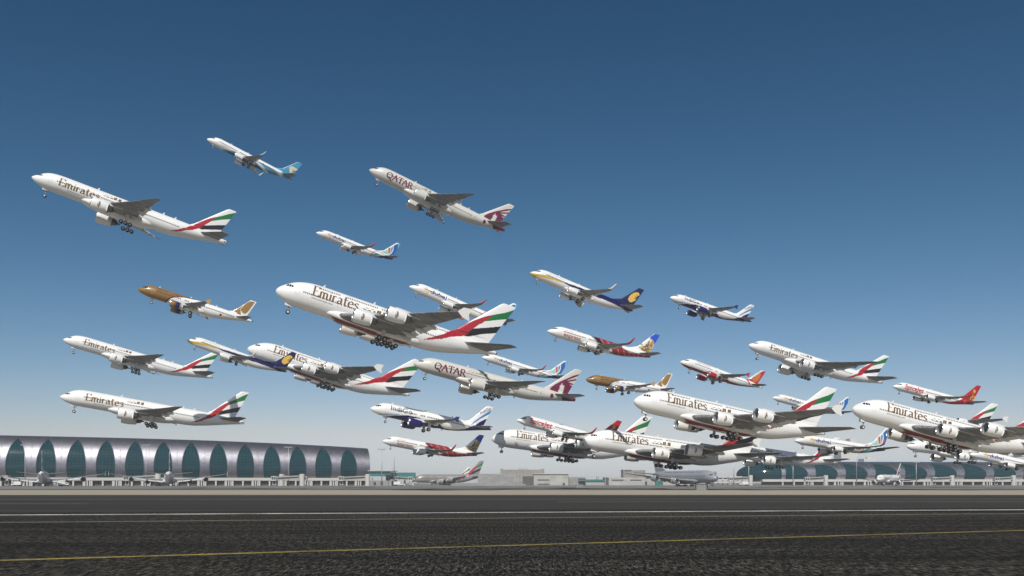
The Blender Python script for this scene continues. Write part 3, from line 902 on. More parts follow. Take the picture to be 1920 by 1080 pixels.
    ('v', 'f', lambda x, z: (mural(x, z) < -.35) & inside(FIN_ART, x, z), lin('#3a2c1e')),
    ('v', 'f', lambda x, z: ((x - 37.0) / .5)**2 + ((z - 4.9) / .6)**2 < 1, lin('#9a7266')),
    ('v', 'f', lambda x, z: ((x - 36.3) / .42)**2 + ((z - 6.3) / .5)**2 < 1, lin('#e3d2a0')),
    ('v', 'f', lambda x, z: (z < 2.9) & (x > 33.4) & inside(FIN_ART, x, z) & (mural(x, z) > .1), lin('#b0705a'))],
    words=[('font', 'express', 5.0, 11.2, -1.0, -.25, '#a5403a', dict(bold=.015)), ('font', 'AIR INDIA', 5.2, 8.2, .8, 1.1, '#d0602a', {})], winglet=lin('#a8363a')),
 'airindia320': dict(t='320', base=WHITE, fin=WHITE, layers=[
    ('f', 'f', lambda x, z: z < np.interp(x, [.5, 1.5, 4, 8, 13, 22, 27, 30, 38], [-1.25, -1.35, -1.4, -1.4, -1.4, -1.5, -1.25, -.55, 1.3]), lin('#8f2227')),
    ('f', 'f', lambda x, z: (x > 33.5) & (z < 1.2), WHITE),
    ('f', 'p', [(28.6, 2.1), (29.9, 1.9), (32.2, 0), (31.3, .2), (30.0, 1.0)], lin('#b32a2e')),
    ('v', 'p', [(29, 2.0), (31.5, 2.9), (35.4, 7.75), (37, 8.1), (35.6, 1.2), (33.7, 1.5), (32.4, 1.7), (31.3, 2.0)], lin('#b32a2e')),
    ('v', 'f', lambda x, z: inside([(31.8, 2.7), (32.8, 4.2), (34.4, 6.3), (34.9, 6.5), (35.2, 5.4), (34.8, 3.6), (33.9, 2.4), (32.8, 2.3)], x, z) & (np.sin(np.arctan2(z - 4.6, x - 33.9) * 22) > -.35), lin('#cf8a3e')),
    ('v', 'f', lambda x, z: (np.abs(x - np.interp(z, [3.6, 7.6], [31.8, 34.9])) < .1) & (z > 3.6) & (z < 7.6), lin('#8f2f2c'))],
    words=[('font', 'AIR INDIA', 6.3, 12.5, 1.05, 1.5, '#b5574f', {})], engine=lin('#a5262a'), engine_rear=(0.5, 0.5, 0.5), long_cowl=True, winglet=lin('#b32a3a'), belly=lin('#8f2227')),
 'spicejet737': dict(t='737', base=WHITE, fin=lin('#a81e27'), layers=[
    ('f', 'f', lambda x, z: z < np.interp(x, [20, 23.3, 25.5, 27.7, 29.8, 31.4, 32.6, 33.2, 38], [-2.2, -1.75, -1.25, -.45, .65, 1.65, 2.3, 3, 3]), lin('#a81e27')),
    ('v', 'f', lambda x, z: np.min([((x - a) / r)**2 + ((z - b) / (r * 1.25))**2 for a, b, r in [(36.5, 6.3, .62), (35.8, 5.3, .34), (35.25, 4.4, .28), (34.7, 3.6, .28), (36.3, 3.9, .34), (37.3, 4.1, .3), (35.6, 2.7, .28), (36.8, 2.6, .3), (35.6, 3.5, .25), (37.0, 3.2, .22), (36.2, 4.7, .2)]], axis=0) < 1, lin('#d9a54a')),
    ('f', 'f', lambda x, z: (x > 32.3) & (x < 33.2) & (np.abs(np.mod(x, .9) - .45) > .33) & (z > -.2) & (z < 1.2), lin('#c46a62'))],
    words=[('font', 'SpiceJet', 3.9, 12.7, -.7, 1.25, '#c01f2a', dict(bold=.02, shear=.1))], winglet=lin('#a81e27')),
}

LIV['shade_paint380'] = dict(LIV['emirates380'], base=(.25, .25, .25), winglet=(.4, .4, .4))  # grey base paints shade and haze onto the white airliner
LIV['plain_shade_paint380'] = dict(LIV['emirates380'], base=(.27, .28, .31), winglet=(.4, .4, .4), layers=[], words=LIV['emirates380']['words'][1:2])  # shade and haze painted as a bluish-grey base, tail stripes left off
ARABIC = {  # a few joined strokes, pen-written, standing for the second line of lettering
 'w': [[(0, .3), (.08, .1), (.25, .08), (.3, .35)], [(.3, .1), (.5, .1), (.52, .5)], [(.52, .1), (.66, .12), (.68, .95)], [(.76, .05), (.78, 1.0)], [(.84, .1), (.95, .12), (.97, .95)], [(1.04, .0), (1.05, 1.0)], [(.1, .62), (.2, .66)], [(.36, .72), (.46, .76)]],
}
def arab_shape():
    GLYPH['~'] = (1.1, ARABIC['w'])
    v, f = pen_shape('~', .12, .09, 60)
    return v, f

EMBLEM = [[(.5, 0), (.3, .2), (.2, .5), (.45, .6), (.55, .35), (.3, .3)], [(.5, .05), (.75, .25), (.8, .6), (.55, .7), (.6, .45), (.85, .4)], [(.5, .1), (.5, 1.0)], [(.3, .75), (.42, 1.0)], [(.7, .75), (.58, 1.0)]]

def livery_parts(T, liv):
    """Meshes of the words on the port side."""
    out = []
    for kind, s, x0, x1, z0, z1, col, kw in liv['words']:
        if kind == 'pen':
            sh = pen_shape(s, **kw)
        elif kind == 'arab':
            sh = arab_shape()
        else:
            sh = font_shape(s, **kw)
        v, f = word_on_skin(T, sh, x0, x1, z0, z1)
        out.append(mesh('lettering', v, f, [ink(col)], False))
    if 'finword' in liv:
        s, x0, z0, x1, z1, h, col = liv['finword']
        v, f = font_shape(s)
        v = np.array(v, float)
        d = np.array([x1 - x0, z1 - z0])
        l = np.hypot(*d)
        d /= l
        n = np.array([-d[1], d[0]])
        P = np.array([x0, z0]) + v[:, :1] * l * d + (v[:, 1:2] - .5) * h * n
        xl = np.interp(P[:, 1], *zip(*T['fin_le']))
        xt = np.interp(P[:, 1], *zip(*T['fin_te']))
        y = -(.055 * (xt - xl) + .02)
        out.append(mesh('lettering', np.stack([P[:, 0], y, P[:, 1]], 1), f, [ink(col)], False))
    return out

def emblem_mesh(e, side, col):
    x, y, z, r, L = e
    GLYPH['&'] = (1.0, EMBLEM)
    v, f = pen_shape('&', .13, .06, 40)
    V, Fc = cut_rows(v, f, np.linspace(.08, .92, 8))
    u = x + L * .36 + V[:, 0] * L * .24
    g = (V[:, 1] - .5) * .95
    t = np.interp((u - x) / L, [0, .25, .5, .72, .9, 1], [.9, 1, .985, .93, .86, .8])
    rr = r * t + .03 + V[:, 2] * .003
    return mesh('emblem', np.stack([u, side * (y + rr * np.cos(g)), z + rr * np.sin(g)], 1), Fc, [ink(col)], False)

# ------------------------------------------------------------------ one airliner with all its parts
def make_airliner(key):
    liv = LIV[key]
    T = TYPES[liv['t']]
    nm = {'A380': 'double_deck_airliner', '777': 'wide_body_airliner', '737': 'narrow_body_airliner', '320': 'narrow_body_airliner'}[liv['t']]
    root = empty(nm)
    g0 = T['gears'][0]
    org = Vector((g0[0], 0, g0[2] - g0[3]))
    root['org'] = 0
    del root['org']
    def part(name, me, parent=None):
        p = parent or root
        o = add(name, me, p, -org if parent is None else None)
        KIDS.setdefault(p.name, []).append(o)
        return o
    part('fuselage', fuselage_mesh(T, liv))
    part('belly_fairing', fairing_mesh(T, liv))
    fin = part('tail_fin', fin_mesh(T, liv))
    # cabin windows: far too small to pick apart, one mesh
    W = []
    for x0, x1, z, pitch in T['rows']:
        for x in np.arange(x0, x1, pitch):
            if any(abs(x - g) < .4 for g in T['gaps']):
                continue
            for s in (-1, 1):
                a = .15
                p = skin(T, np.array([x - a, x + a, x + a, x - a]), np.array([z - .2, z - .2, z + .2, z + .2]), s, .02)
                W.append((p, [(0, 1, 2, 3)]))
    v, f = join_text(W)
    part('cabin_windows', mesh('cabin_windows', v, f, [M['cabin']], False))['kind'] = 'stuff'
    for pn in T['panes']:
        pn = [(x * (20 - T['n0']) / 20 + T['n0'], z) for x, z in pn]
        for s in (-1, 1):
            v, f = poly_patch(T, pn, s)
            part('cockpit_window', mesh('cockpit_window', v, f, [M['glass']], True))
    for x, z in T['doors']:
        hw, hh = (.55, .95) if liv['t'] in ('A380', '777') else (.42, .9)
        e = .055
        for s in (-1,):
            P = []
            for a, b, c, d in ((x - hw, x + hw, z + hh - e, z + hh), (x - hw, x + hw, z - hh, z - hh + e), (x - hw, x - hw + e, z - hh + e, z + hh - e), (x + hw - e, x + hw, z - hh + e, z + hh - e)):
                v, f = poly_patch(T, [(a, c), (a, d), (b, d), (b, c)], s, .018, 5)
                P.append((v, f))
            v, f = join_text(P)
            part('door_outline', mesh('door_outline', v, f, [M['seam']], False))
    for me in livery_parts(T, liv):
        part('lettering', me)
    for x, s in T['ant']:
        w, zc, h = (float(q) for q in sect(T, x))
        k = 1.0 if liv['t'] in ('A380', '777') else .7
        z = zc + s * (h - .03)
        b = MB().hexa([(x, -.05, z), (x + .6 * k, -.05, z), (x + .6 * k, .05, z), (x, .05, z),
                       (x + .35 * k, -.025, z + s * .75 * k), (x + .7 * k, -.025, z + s * .75 * k), (x + .7 * k, .025, z + s * .75 * k), (x + .35 * k, .025, z + s * .75 * k)])
        part('antenna', b.mesh('antenna', [M['flap']]))
    for s in (-1, 1):
        wg = part('wing', wing_surface('wing', T['wing'], s, M['wing']))
        for y0, y1 in T['flaps']:
            part('flap', flap_mesh(T, y0, y1, s), wg)
        for y, r in T['canoes']:
            part('flap_track_fairing', canoe_mesh(T, y, r, s), wg)
        wl = winglet_mesh(T, s, liv.get('winglet', liv['base']))
        if wl:
            part('winglet', wl, wg)
        part('tailplane', wing_surface('tailplane', T['stab'], s, M['wing'], 6))
        for e in T['engines']:
            nac, subs = engine_parts(T, e, s, liv)
            en = part('engine', nac)
            for n, me in subs:
                part(n, me, en)
            if 'emblem' in liv:
                part('emblem', emblem_mesh(e, s, liv['emblem']), en)
        for g in T['gears']:
            me, ws, r, w = gear_parts(T, g, s)
            go = part('main_gear', me)
            for p in ws:
                part('wheel', wheel_mesh(r, w), go).location = p
    me, ws, r, w = nose_gear_parts(T)
    go = part('nose_gear', me)
    for p in ws:
        part('wheel', wheel_mesh(r, w), go).location = p
    root['_o'] = list(org)
    return root

PROTO = {}
def airliner(key, pos, rot, label, group):
    """One airliner of a livery, its nose datum at pos, turned by yaw, pitch and roll (radians)."""
    if key not in PROTO:
        PROTO[key] = o = make_airliner(key)
        o_org = Vector(o['_o'])
        del o['_o']
        PROTO[key] = (o, o_org)
        obj = o
    else:
        src, o_org = PROTO[key]
        obj = copy_tree(src)
    yaw, pitch, roll = rot
    obj.rotation_euler = (roll, pitch, yaw)
    m = Matrix.Rotation(yaw, 3, 'Z') @ Matrix.Rotation(pitch, 3, 'Y') @ Matrix.Rotation(roll, 3, 'X')
    obj.location = Vector(pos) + m @ o_org
    tag(obj, label, 'airliner', group)
    return obj
# ------------------------------------------------------------------ ground, runway and markings
def ground_mat(name, c1, c2, scale, grain=0.0, gscale=14.0, rough=0.85, bump=0.0, streak=None, spec=.3):
    """Two tones of wear, optional coarse grain (aggregate) and a bump from it."""
    m, t, b = base_mat(name)
    tc = t.nodes.new('ShaderNodeTexCoord')
    mp = t.nodes.new('ShaderNodeMapping')
    mp.inputs['Scale'].default_value = streak or (1, 1, 1)
    t.links.new(tc.outputs['Object'], mp.inputs['Vector'])
    nz = t.nodes.new('ShaderNodeTexNoise')
    nz.inputs['Scale'].default_value = scale
    nz.inputs['Detail'].default_value = 8
    nz.inputs['Roughness'].default_value = .62
    t.links.new(mp.outputs[0], nz.inputs['Vector'])
    rp = t.nodes.new('ShaderNodeMapRange')
    rp.inputs['From Min'].default_value = .34
    rp.inputs['From Max'].default_value = .66
    t.links.new(nz.outputs['Fac'], rp.inputs['Value'])
    mx = t.nodes.new('ShaderNodeMix')
    mx.data_type = 'RGBA'
    mx.inputs['A'].default_value = tuple(c1) + (1,)
    mx.inputs['B'].default_value = tuple(c2) + (1,)
    t.links.new(rp.outputs[0], mx.inputs['Factor'])
    out = mx.outputs['Result']
    if grain:
        g = t.nodes.new('ShaderNodeTexNoise')
        g.inputs['Scale'].default_value = gscale
        g.inputs['Detail'].default_value = 6
        g.inputs['Roughness'].default_value = .8
        t.links.new(tc.outputs['Object'], g.inputs['Vector'])
        gr = t.nodes.new('ShaderNodeMapRange')
        gr.inputs['From Min'].default_value = .38
        gr.inputs['From Max'].default_value = .66
        gr.inputs['To Min'].default_value = 1 - grain
        gr.inputs['To Max'].default_value = 1 + 1.5 * grain
        t.links.new(g.outputs['Fac'], gr.inputs['Value'])
        mu = t.nodes.new('ShaderNodeMix')
        mu.data_type = 'RGBA'
        mu.blend_type = 'MULTIPLY'
        mu.inputs['Factor'].default_value = 1
        t.links.new(out, mu.inputs['A'])
        t.links.new(gr.outputs[0], mu.inputs['B'])
        out = mu.outputs['Result']
        if bump:
            bp = t.nodes.new('ShaderNodeBump')
            bp.inputs['Strength'].default_value = bump
            bp.inputs['Distance'].default_value = .03
            t.links.new(g.outputs['Fac'], bp.inputs['Height'])
            t.links.new(bp.outputs[0], b.inputs['Normal'])
    t.links.new(out, b.inputs['Base Color'])
    b.inputs['Roughness'].default_value = rough
    b.inputs['Specular IOR Level'].default_value = spec
    return m

def asphalt_mat():
    """Old coarse asphalt: dark binder, pale stones, blotches of wear, darker tyre-worn lanes and a few sealed cracks."""
    m, t, b = base_mat('coarse_asphalt')
    L = t.links.new
    tc = t.nodes.new('ShaderNodeTexCoord')
    def noise(scale, vec, detail=4, rough=.6):
        mp = t.nodes.new('ShaderNodeMapping')
        mp.inputs['Scale'].default_value = vec
        mp.inputs['Rotation'].default_value = (0, 0, R(-9))
        L(tc.outputs['Object'], mp.inputs['Vector'])
        n = t.nodes.new('ShaderNodeTexNoise')
        n.inputs['Scale'].default_value = scale
        n.inputs['Detail'].default_value = detail
        n.inputs['Roughness'].default_value = rough
        L(mp.outputs[0], n.inputs['Vector'])
        return n.outputs['Fac']
    def ramp(v, a, b_, lo, hi):
        r = t.nodes.new('ShaderNodeMapRange')
        for k, x in (('From Min', a), ('From Max', b_), ('To Min', lo), ('To Max', hi)):
            r.inputs[k].default_value = x
        L(v, r.inputs['Value'])
        return r.outputs[0]
    def mul(a, c):
        n = t.nodes.new('ShaderNodeMath')
        n.operation = 'MULTIPLY'
        L(a, n.inputs[0])
        L(c, n.inputs[1])
        return n.outputs[0]
    stones = ramp(noise(1.0, (8.0, 1.35, 1), 3, .8), .43, .62, .06, 5.2)
    fine = ramp(noise(1.0, (24, 3.2, 1), 1, .7), .36, .64, .2, 1.9)
    blotch = ramp(noise(1.0, (.05, .16, 1), 6, .6), .3, .7, .6, 1.45)
    lanes = ramp(noise(1.0, (.004, .22, 1), 4, .55), .35, .65, .55, 1.4)
    k = mul(mul(stones, fine), mul(blotch, lanes))
    vo = t.nodes.new('ShaderNodeTexVoronoi')
    vo.feature = 'DISTANCE_TO_EDGE'
    vo.inputs['Scale'].default_value = .085
    L(tc.outputs['Object'], vo.inputs['Vector'])
    k = mul(k, ramp(vo.outputs['Distance'], .0, .006, .45, 1.0))
    mx = t.nodes.new('ShaderNodeMix')
    mx.data_type = 'RGBA'
    mx.blend_type = 'MULTIPLY'
    mx.inputs['Factor'].default_value = 1
    mx.inputs['A'].default_value = (.0180, .0158, .0124, 1)
    L(k, mx.inputs['B'])
    L(mx.outputs['Result'], b.inputs['Base Color'])
    bp = t.nodes.new('ShaderNodeBump')
    bp.inputs['Strength'].default_value = .7
    bp.inputs['Distance'].default_value = .03
    L(stones, bp.inputs['Height'])
    L(bp.outputs[0], b.inputs['Normal'])
    b.inputs['Roughness'].default_value = .92
    b.inputs['Specular IOR Level'].default_value = .15
    return m

M['asphalt'] = asphalt_mat()
M['runway'] = ground_mat('runway_asphalt', (.012, .0108, .0087), (.040, .0355, .0285), .09, .45, 3.0, .9, .3, (.06, 2.2, 1))
M['taxi'] = ground_mat('taxiway_asphalt', (.075, .075, .07), (.11, .108, .10), .04, .15, 4.0, .85, 0, (.1, 1.5, 1))
M['sand'] = ground_mat('sand_verge', (.27, .24, .185), (.36, .32, .25), .05, .12, 2.0, .95, 0, (.2, 2.0, 1))
M['apron'] = ground_mat('apron_concrete', (.15, .148, .14), (.20, .195, .185), .03, .1, 1.0, .9, 0, (.2, 1, 1))
M['line_white'] = ground_mat('line_paint_white', (.22, .22, .21), (.58, .58, .56), .35, .55, 4.0, .7)
M['line_yellow'] = ground_mat('line_paint_yellow', (.12, .095, .022), (.30, .235, .05), .5, .55, 5.0, .7)
M['line_faint'] = ground_mat('line_paint_faded', (.13, .12, .09), (.21, .19, .12), .6, .3, 8.0, .8)

def sheet(name, pts, z, m):
    o = add(name, mesh(name, [(x, y, z) for x, y in pts], [tuple(range(len(pts)))], [M[m]], False))
    return tag(o, kind='structure')

BIG = 6500
HAZE = 1.0e-4
sheet('ground', [(-BIG, -400), (BIG, -400), (BIG, 8500), (-BIG, 8500)], 0.0, 'apron')
sheet('taxiway', [(-2500, 300), (2500, 300), (2500, 348), (-2500, 352)], 0.004, 'taxi')
sheet('sand_verge', [(-2500, 172), (2500, 190), (2500, 300), (-2500, 300)], 0.008, 'sand')
sheet('runway', [(-2500, -100), (2500, -100), (2500, 190), (-2500, 172)], 0.004, 'runway')
sheet('asphalt_shoulder', [(-480, -390), (560, -390), (560, 168), (-480, 6)], 0.012, 'asphalt')

def line(name, a, b, w, m, z):
    """A painted line between two points on the ground."""
    a, b = Vector(a), Vector(b)
    d = (b - a).normalized()
    n = Vector((-d.y, d.x)) * (w / 2)
    return sheet(name, [tuple(a + n)[:2], tuple(a - n)[:2], tuple(b - n)[:2], tuple(b + n)[:2]], z, m)

def far(a, b, k0=-1.2, k1=2.2):
    a, b = Vector(a), Vector(b)
    return a + (b - a) * k0, a + (b - a) * k1
line('runway_edge_line', *far((-39.3, 68.1), (47, 81.5)), 1.7, 'line_white', 0.020)
line('taxiway_centre_line', *far((-16.3, 28.3), (26.7, 46.2), -.6, 2.0), .5, 'line_yellow', 0.024)
line('faded_guide_line', *far((-32, 55.4), (41.4, 71.7)), .75, 'line_faint', 0.016)
line('far_runway_line', (-400, 128), (500, 141), 2.0, 'line_faint', 0.016)
line('far_centre_dash', (-90, 104), (-50, 104.6), 1.2, 'line_faint', 0.016)
line('far_centre_dash', (6, 116), (78, 118), 1.3, 'line_faint', 0.016)
line('verge_edge_line', (-800, 166), (800, 172), 1.6, 'line_faint', 0.016)

# ------------------------------------------------------------------ terminal buildings
def facade_mat(name, col, rough, metal, cell, gap, linecol, spec=.5, squash=1.0):
    """Panels or panes told apart only by thin joints, on the building's own x and z axes."""
    m, t, b = base_mat(name)
    tc = t.nodes.new('ShaderNodeTexCoord')
    sp = t.nodes.new('ShaderNodeSeparateXYZ')
    cb = t.nodes.new('ShaderNodeCombineXYZ')
    t.links.new(tc.outputs['Object'], sp.inputs[0])
    t.links.new(sp.outputs['X'], cb.inputs['X'])
    t.links.new(sp.outputs['Z'], cb.inputs['Y'])
    br = t.nodes.new('ShaderNodeTexBrick')
    br.offset = 0
    br.inputs['Scale'].default_value = 1
    br.inputs['Brick Width'].default_value = cell[0]
    br.inputs['Row Height'].default_value = cell[1]
    br.inputs['Mortar Size'].default_value = gap
    br.inputs['Mortar Smooth'].default_value = .3
    br.inputs['Color1'].default_value = tuple(c * .88 for c in col) + (1,)
    br.inputs['Color2'].default_value = tuple(min(1, c * 1.12) for c in col) + (1,)
    br.inputs['Mortar'].default_value = tuple(linecol) + (1,)
    t.links.new(cb.outputs[0], br.inputs['Vector'])
    t.links.new(br.outputs['Color'], b.inputs['Base Color'])
    b.inputs['Roughness'].default_value = rough
    b.inputs['Metallic'].default_value = metal
    b.inputs['Specular IOR Level'].default_value = spec
    return m

M['clad'] = facade_mat('aluminium_cladding', (.215, .21, .245), .43, .92, (3.0, 1.6), .05, (.22, .22, .24))
M['clad_bright'] = facade_mat('polished_cladding', (.46, .45, .47), .27, .92, (3.0, 1.6), .05, (.26, .26, .28))
M['arch_glass'] = facade_mat('tinted_curtain_glass', (.001, .042, .056), .08, 0, (2.6, 2.4), .22, (.004, .012, .016), .3)
M['arch_frame'] = mat('arch_frame_metal', (.10, .10, .11), .45, metal=.6)
M['rib'] = mat('cladding_joint', (.17, .17, .18), .5, metal=.5)
M['render'] = mat('painted_concrete', (.48, .47, .445), .8, var=.08, scale=.1)
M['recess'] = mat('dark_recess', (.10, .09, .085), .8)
M['teal'] = facade_mat('teal_glass', (.02, .17, .17), .16, 0, (2.2, 2.4), .09, (.04, .12, .12), .8)
M['grey_wall'] = facade_mat('grey_panels', (.27, .27, .27), .6, .1, (4.0, 2.0), .06, (.19, .19, .19))
M['pale_wall'] = facade_mat('pale_panels', (.36, .355, .335), .75, 0, (6.0, 3.0), .05, (.38, .37, .35))
M['brown_wall'] = facade_mat('brown_grey_panels', (.24, .225, .21), .7, 0, (3.0, 2.0), .08, (.17, .16, .15))
M['band'] = mat('window_band', (.06, .065, .07), .3)
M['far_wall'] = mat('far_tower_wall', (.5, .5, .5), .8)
M['pole'] = mat('galvanised_steel', (.45, .46, .47), .45, metal=.6)
M['truck'] = mat('truck_paint_white', (.66, .66, .64), .4)
M['cabinet'] = facade_mat('cabinet_panels', (.24, .25, .25), .6, .2, (.9, 3), .1, (.12, .12, .12))

def concourse(origin, yaw, bay, k0, k1, Hs, tail, D, zc, zlow, arch, label, dome=None, clad='clad'):
    """Long round-shouldered concourse: clad bays, each with an arched window, over a low podium."""
    root = empty('terminal_concourse', (origin[0], origin[1], 0), (0, 0, yaw))
    tag(root, label, 'terminal')
    Hf = lambda s: pchip([p[0] for p in Hs], [p[1] for p in Hs], s)
    rows = list(np.linspace(0, 1, 7)[:-1]) + list(1 + np.linspace(0, 1, 24))
    def pt(s, r, dep=0.0):
        H = float(Hf(s))
        if r < 1:
            z = zlow + (zc - zlow) * r
            d = 1.6 * (1 - r)**2
        else:
            a = (r - 1) * math.pi / 2
            z = zc + (H - zc) * math.sin(a)
            d = D * (1 - math.cos(a))
        n = max(0.0, (r - 1)) * math.pi / 2
        return (s, d + dep * math.cos(n), z - dep * math.sin(n))
    for k in range(k0, k1):
        c = k * bay
        for side in (-1, 1):
            v = []
            for r in rows:
                for q in np.linspace(0, 1, 5):
                    e = c + side * bay / 2
                    a = c + side * arch(r, side)
                    v.append(pt(a + (e - a) * q, r))
            f = grid_faces(len(rows), 5, False)
            if side < 0:
                f = [x[::-1] for x in f]
            add('cladding_bay', mesh('cladding_bay', v, f, [M[clad]], True), root)
        rr = [r for r in rows if arch(r, 1) + arch(r, -1) > 1e-4]
        v, fr = [], []
        for r in rr:
            for q in np.linspace(0, 1, 9):
                s = c - arch(r, -1) + (arch(r, 1) + arch(r, -1)) * q
                v.append(pt(s, r, .45))
        g = add('arch_window', mesh('arch_window', v, grid_faces(len(rr), 9, False), [M['arch_glass']], True), root)
        for side in (-1, 1):
            o = len(fr)
            for r in rr:
                s = c + side * arch(r, side)
                fr += [pt(s, r, -.12), pt(s + side * .35, r, -.12), pt(s + side * .35, r, .0), pt(s - side * .05, r, .46)]
        n = len(rr)
        F1 = grid_faces(n, 4, False)
        F1 = F1 + [tuple(4 * n + i for i in q) for q in F1]
        add('arch_frame', mesh('arch_frame', fr, F1, [M['arch_frame']], False), g)
        e = c + bay / 2
        v = []
        for r in rows:
            v += [pt(e - .18, r, -.06), pt(e + .18, r, -.06), pt(e + .18, r, .1), pt(e - .18, r, .1)]
        add('cladding_joint', mesh('cladding_joint', v, grid_faces(len(rows), 4, True), [M['rib']], False), root)
    # end strip beyond the last bay, and the back half of the roof
    s0, s1 = (k1 - 1) * bay + bay / 2, (k1 - 1) * bay + bay / 2 + tail
    v = [pt(s0 + (s1 - s0) * q, r) for r in rows for q in np.linspace(0, 1, 4)]
    add('cladding_bay', mesh('cladding_bay', v, grid_faces(len(rows), 4, False), [M[clad]], True), root)
    sa = k0 * bay - bay / 2
    v = []
    S = np.linspace(sa, s1, 24)
    for q in np.linspace(1, 0, 10):
        for s in S:
            p = pt(s, 1 + q)
            v.append((p[0], 2 * D - p[1], p[2]))
    for s in S:
        v.append((s, 2 * D - 1.6, 0))
    add('rear_roof', mesh('rear_roof', v, grid_faces(11, 24, False), [M[clad]], True), root)
    prof = [pt(s1, r) for r in rows]
    prof = prof + [(p[0], 2 * D - p[1], p[2]) for p in prof[::-1]]
    add('end_wall', mesh('end_wall', prof, [tuple(range(len(prof)))], [M['arch_glass']], False), root)
    if dome:
        v = []
        n = 22
        for r in rows:
            p = pt(sa, r)
            for i in range(n):
                a = math.pi * i / (n - 1)
                v.append((sa - dome * (1 - (p[1] / D)) * math.sin(a), D - (D - p[1]) * math.cos(a), p[2]))
        add('glass_end_dome', mesh('glass_end_dome', v, grid_faces(len(rows), n, False), [M['arch_glass']], True), root)
    # podium
    L0, L1 = sa - (dome or 0) * .5, s1 + 2
    MB().box(L0, L1, -1.2, 2 * D - 3, zlow - 2.0, zlow + .3).build('parapet', M['render'], root)
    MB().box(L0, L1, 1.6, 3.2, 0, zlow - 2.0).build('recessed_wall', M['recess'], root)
    hp = zlow - 2.0
    pm = {}
    for k in range(k0, k1):
        for a, w in ((0, 1.3), (8.0, 1.3), (15.4, 1.9), (18.1, 1.0), (19.9, 1.0)):
            a *= bay / 21.1
            if w not in pm:
                pm[w] = MB().box(0, w, -.9, 1.6, 0, hp).mesh('pier', [M['render']])
            add('pier', pm[w], root, ((k - .5) * bay + a, 0, 0))
    return root

def arch_left(r, side):
    top = 1.70
    if r < 1:
        return 6.0 + .8 * r
    t = (r - 1) / (top - 1)
    return 6.8 * (1 - t**2.2) if t < 1 else 0.0

def arch_right(r, side):
    if side < 0:
        return 10.5 if r < 1.66 else 0.0
    if r < 1:
        return 10.5 - 2.0 * (1 - r)
    t = (r - 1) / .66
    return 10.5 - 21.0 * t**2.4 if t < 1 else 0.0

def arch_right_safe(r, side):
    a = arch_right(r, side)
    if r >= 1.659:
        return -10.5 if side > 0 else 10.5
    return a

concourse((-380.7, 680), math.atan2(75, 242), 21.1, -4, 13, [(-110, 39.9), (-40, 39.8), (0, 39.5), (60, 39.0), (125, 38.0), (190, 36.2), (253, 33.6), (275, 32.4)], 7.5, 20, 14.0, 6.2, arch_left,
          'long silver concourse with a row of pointed teal glass arches')
concourse((273, 850), R(2), 29.1, 0, 11, [(-60, 23.2), (0, 23.2), (150, 23.0), (400, 23.0)], 5, 20, 10.5, 5.4, arch_right_safe,
          'low silver concourse with half-arch windows at the right edge', dome=38, clad='clad_bright')

def at(px, d):
    """World x of a picture column at a distance d."""
    return (px - 960) / FOC * d

def up(py, d):
    return EYE + (HZ - py) / FOC * d

def block(name, label, cat, boxes, group=None):
    """A building out of boxes: (part, x0, x1, y0, y1, z0, z1, material)."""
    root = empty(name, ((boxes[0][1] + boxes[0][2]) / 2, boxes[0][3], 0))
    tag(root, label, cat, group)
    for n, x0, x1, y0, y1, z0, z1, m in boxes:
        MB().box(x0, x1, y0, y1, z0, z1).build(n, M[m], root, loc=-root.location)
    return root

def slab(part, p0, p1, pt, d, dep, m, base=0.0):
    return (part, at(p0, d), at(p1, d), d, d + dep, base, up(pt, d), m)

block('gatehouse', 'teal glass gate building joined to the end of the silver concourse', 'building', [
    slab('glass_hall', 690, 733, 883, 740, 30, 'teal', 8), slab('base_wall', 691, 734, 901, 741, 30, 'grey_wall'), slab('roof_slab', 689, 735.5, 882.2, 738, 34, 'render', up(883.4, 740)),
    slab('glass_corridor', 735, 778, 886, 760, 8, 'teal', up(897, 760)), slab('corridor_soffit', 735, 778, 897, 759, 9, 'render', up(899.5, 760)),
    slab('pier', 741, 744, 899.4, 761, 3, 'render'), slab('pier', 757, 760, 899.4, 761, 3, 'render'), slab('pier', 773, 776, 899.4, 761, 3, 'render'),
    slab('window_band', 700, 704, 903, 739.5, 1, 'recess', 2), slab('window_band', 713, 717, 903, 739.5, 1, 'recess', 2)])
block('hangar', 'wide grey-brown hangar with a raised dark top block', 'building', [
    slab('wall', 896, 1000, 888.5, 860, 60, 'grey_wall'), slab('top_block', 939, 1020, 880.6, 875, 40, 'brown_wall', up(889, 875)), slab('corner_tower', 938, 943.5, 879, 874, 6, 'brown_wall', up(889, 874)),
    slab('corner_tower', 1014.5, 1020.5, 879, 874, 6, 'brown_wall', up(889, 874)), slab('door', 980, 1000, 893, 859.5, 1, 'recess'), slab('roof_plant', 972, 990, 878, 890, 8, 'pole', up(880.8, 890)),
    slab('window_band', 965, 967, 895, 859.5, 1, 'pale_wall', 2), slab('window_band', 970, 972, 895, 859.5, 1, 'pale_wall', 2)])
block('warehouse', 'plain pale beige warehouse with two dark slots beside the hangar', 'building', [
    slab('wall', 1000.8, 1066, 888.6, 840, 50, 'pale_wall'), slab('window_band', 1008, 1030, 899, 839.6, 1, 'band', up(900.4, 839)), slab('window_band', 1008, 1030, 907, 839.6, 1, 'band', up(908.3, 839)),
    slab('door', 1055, 1059, 905.5, 839.6, 1, 'band'), slab('roof_edge', 1000.5, 1066.3, 888.0, 839, 52, 'render', up(889, 839))])
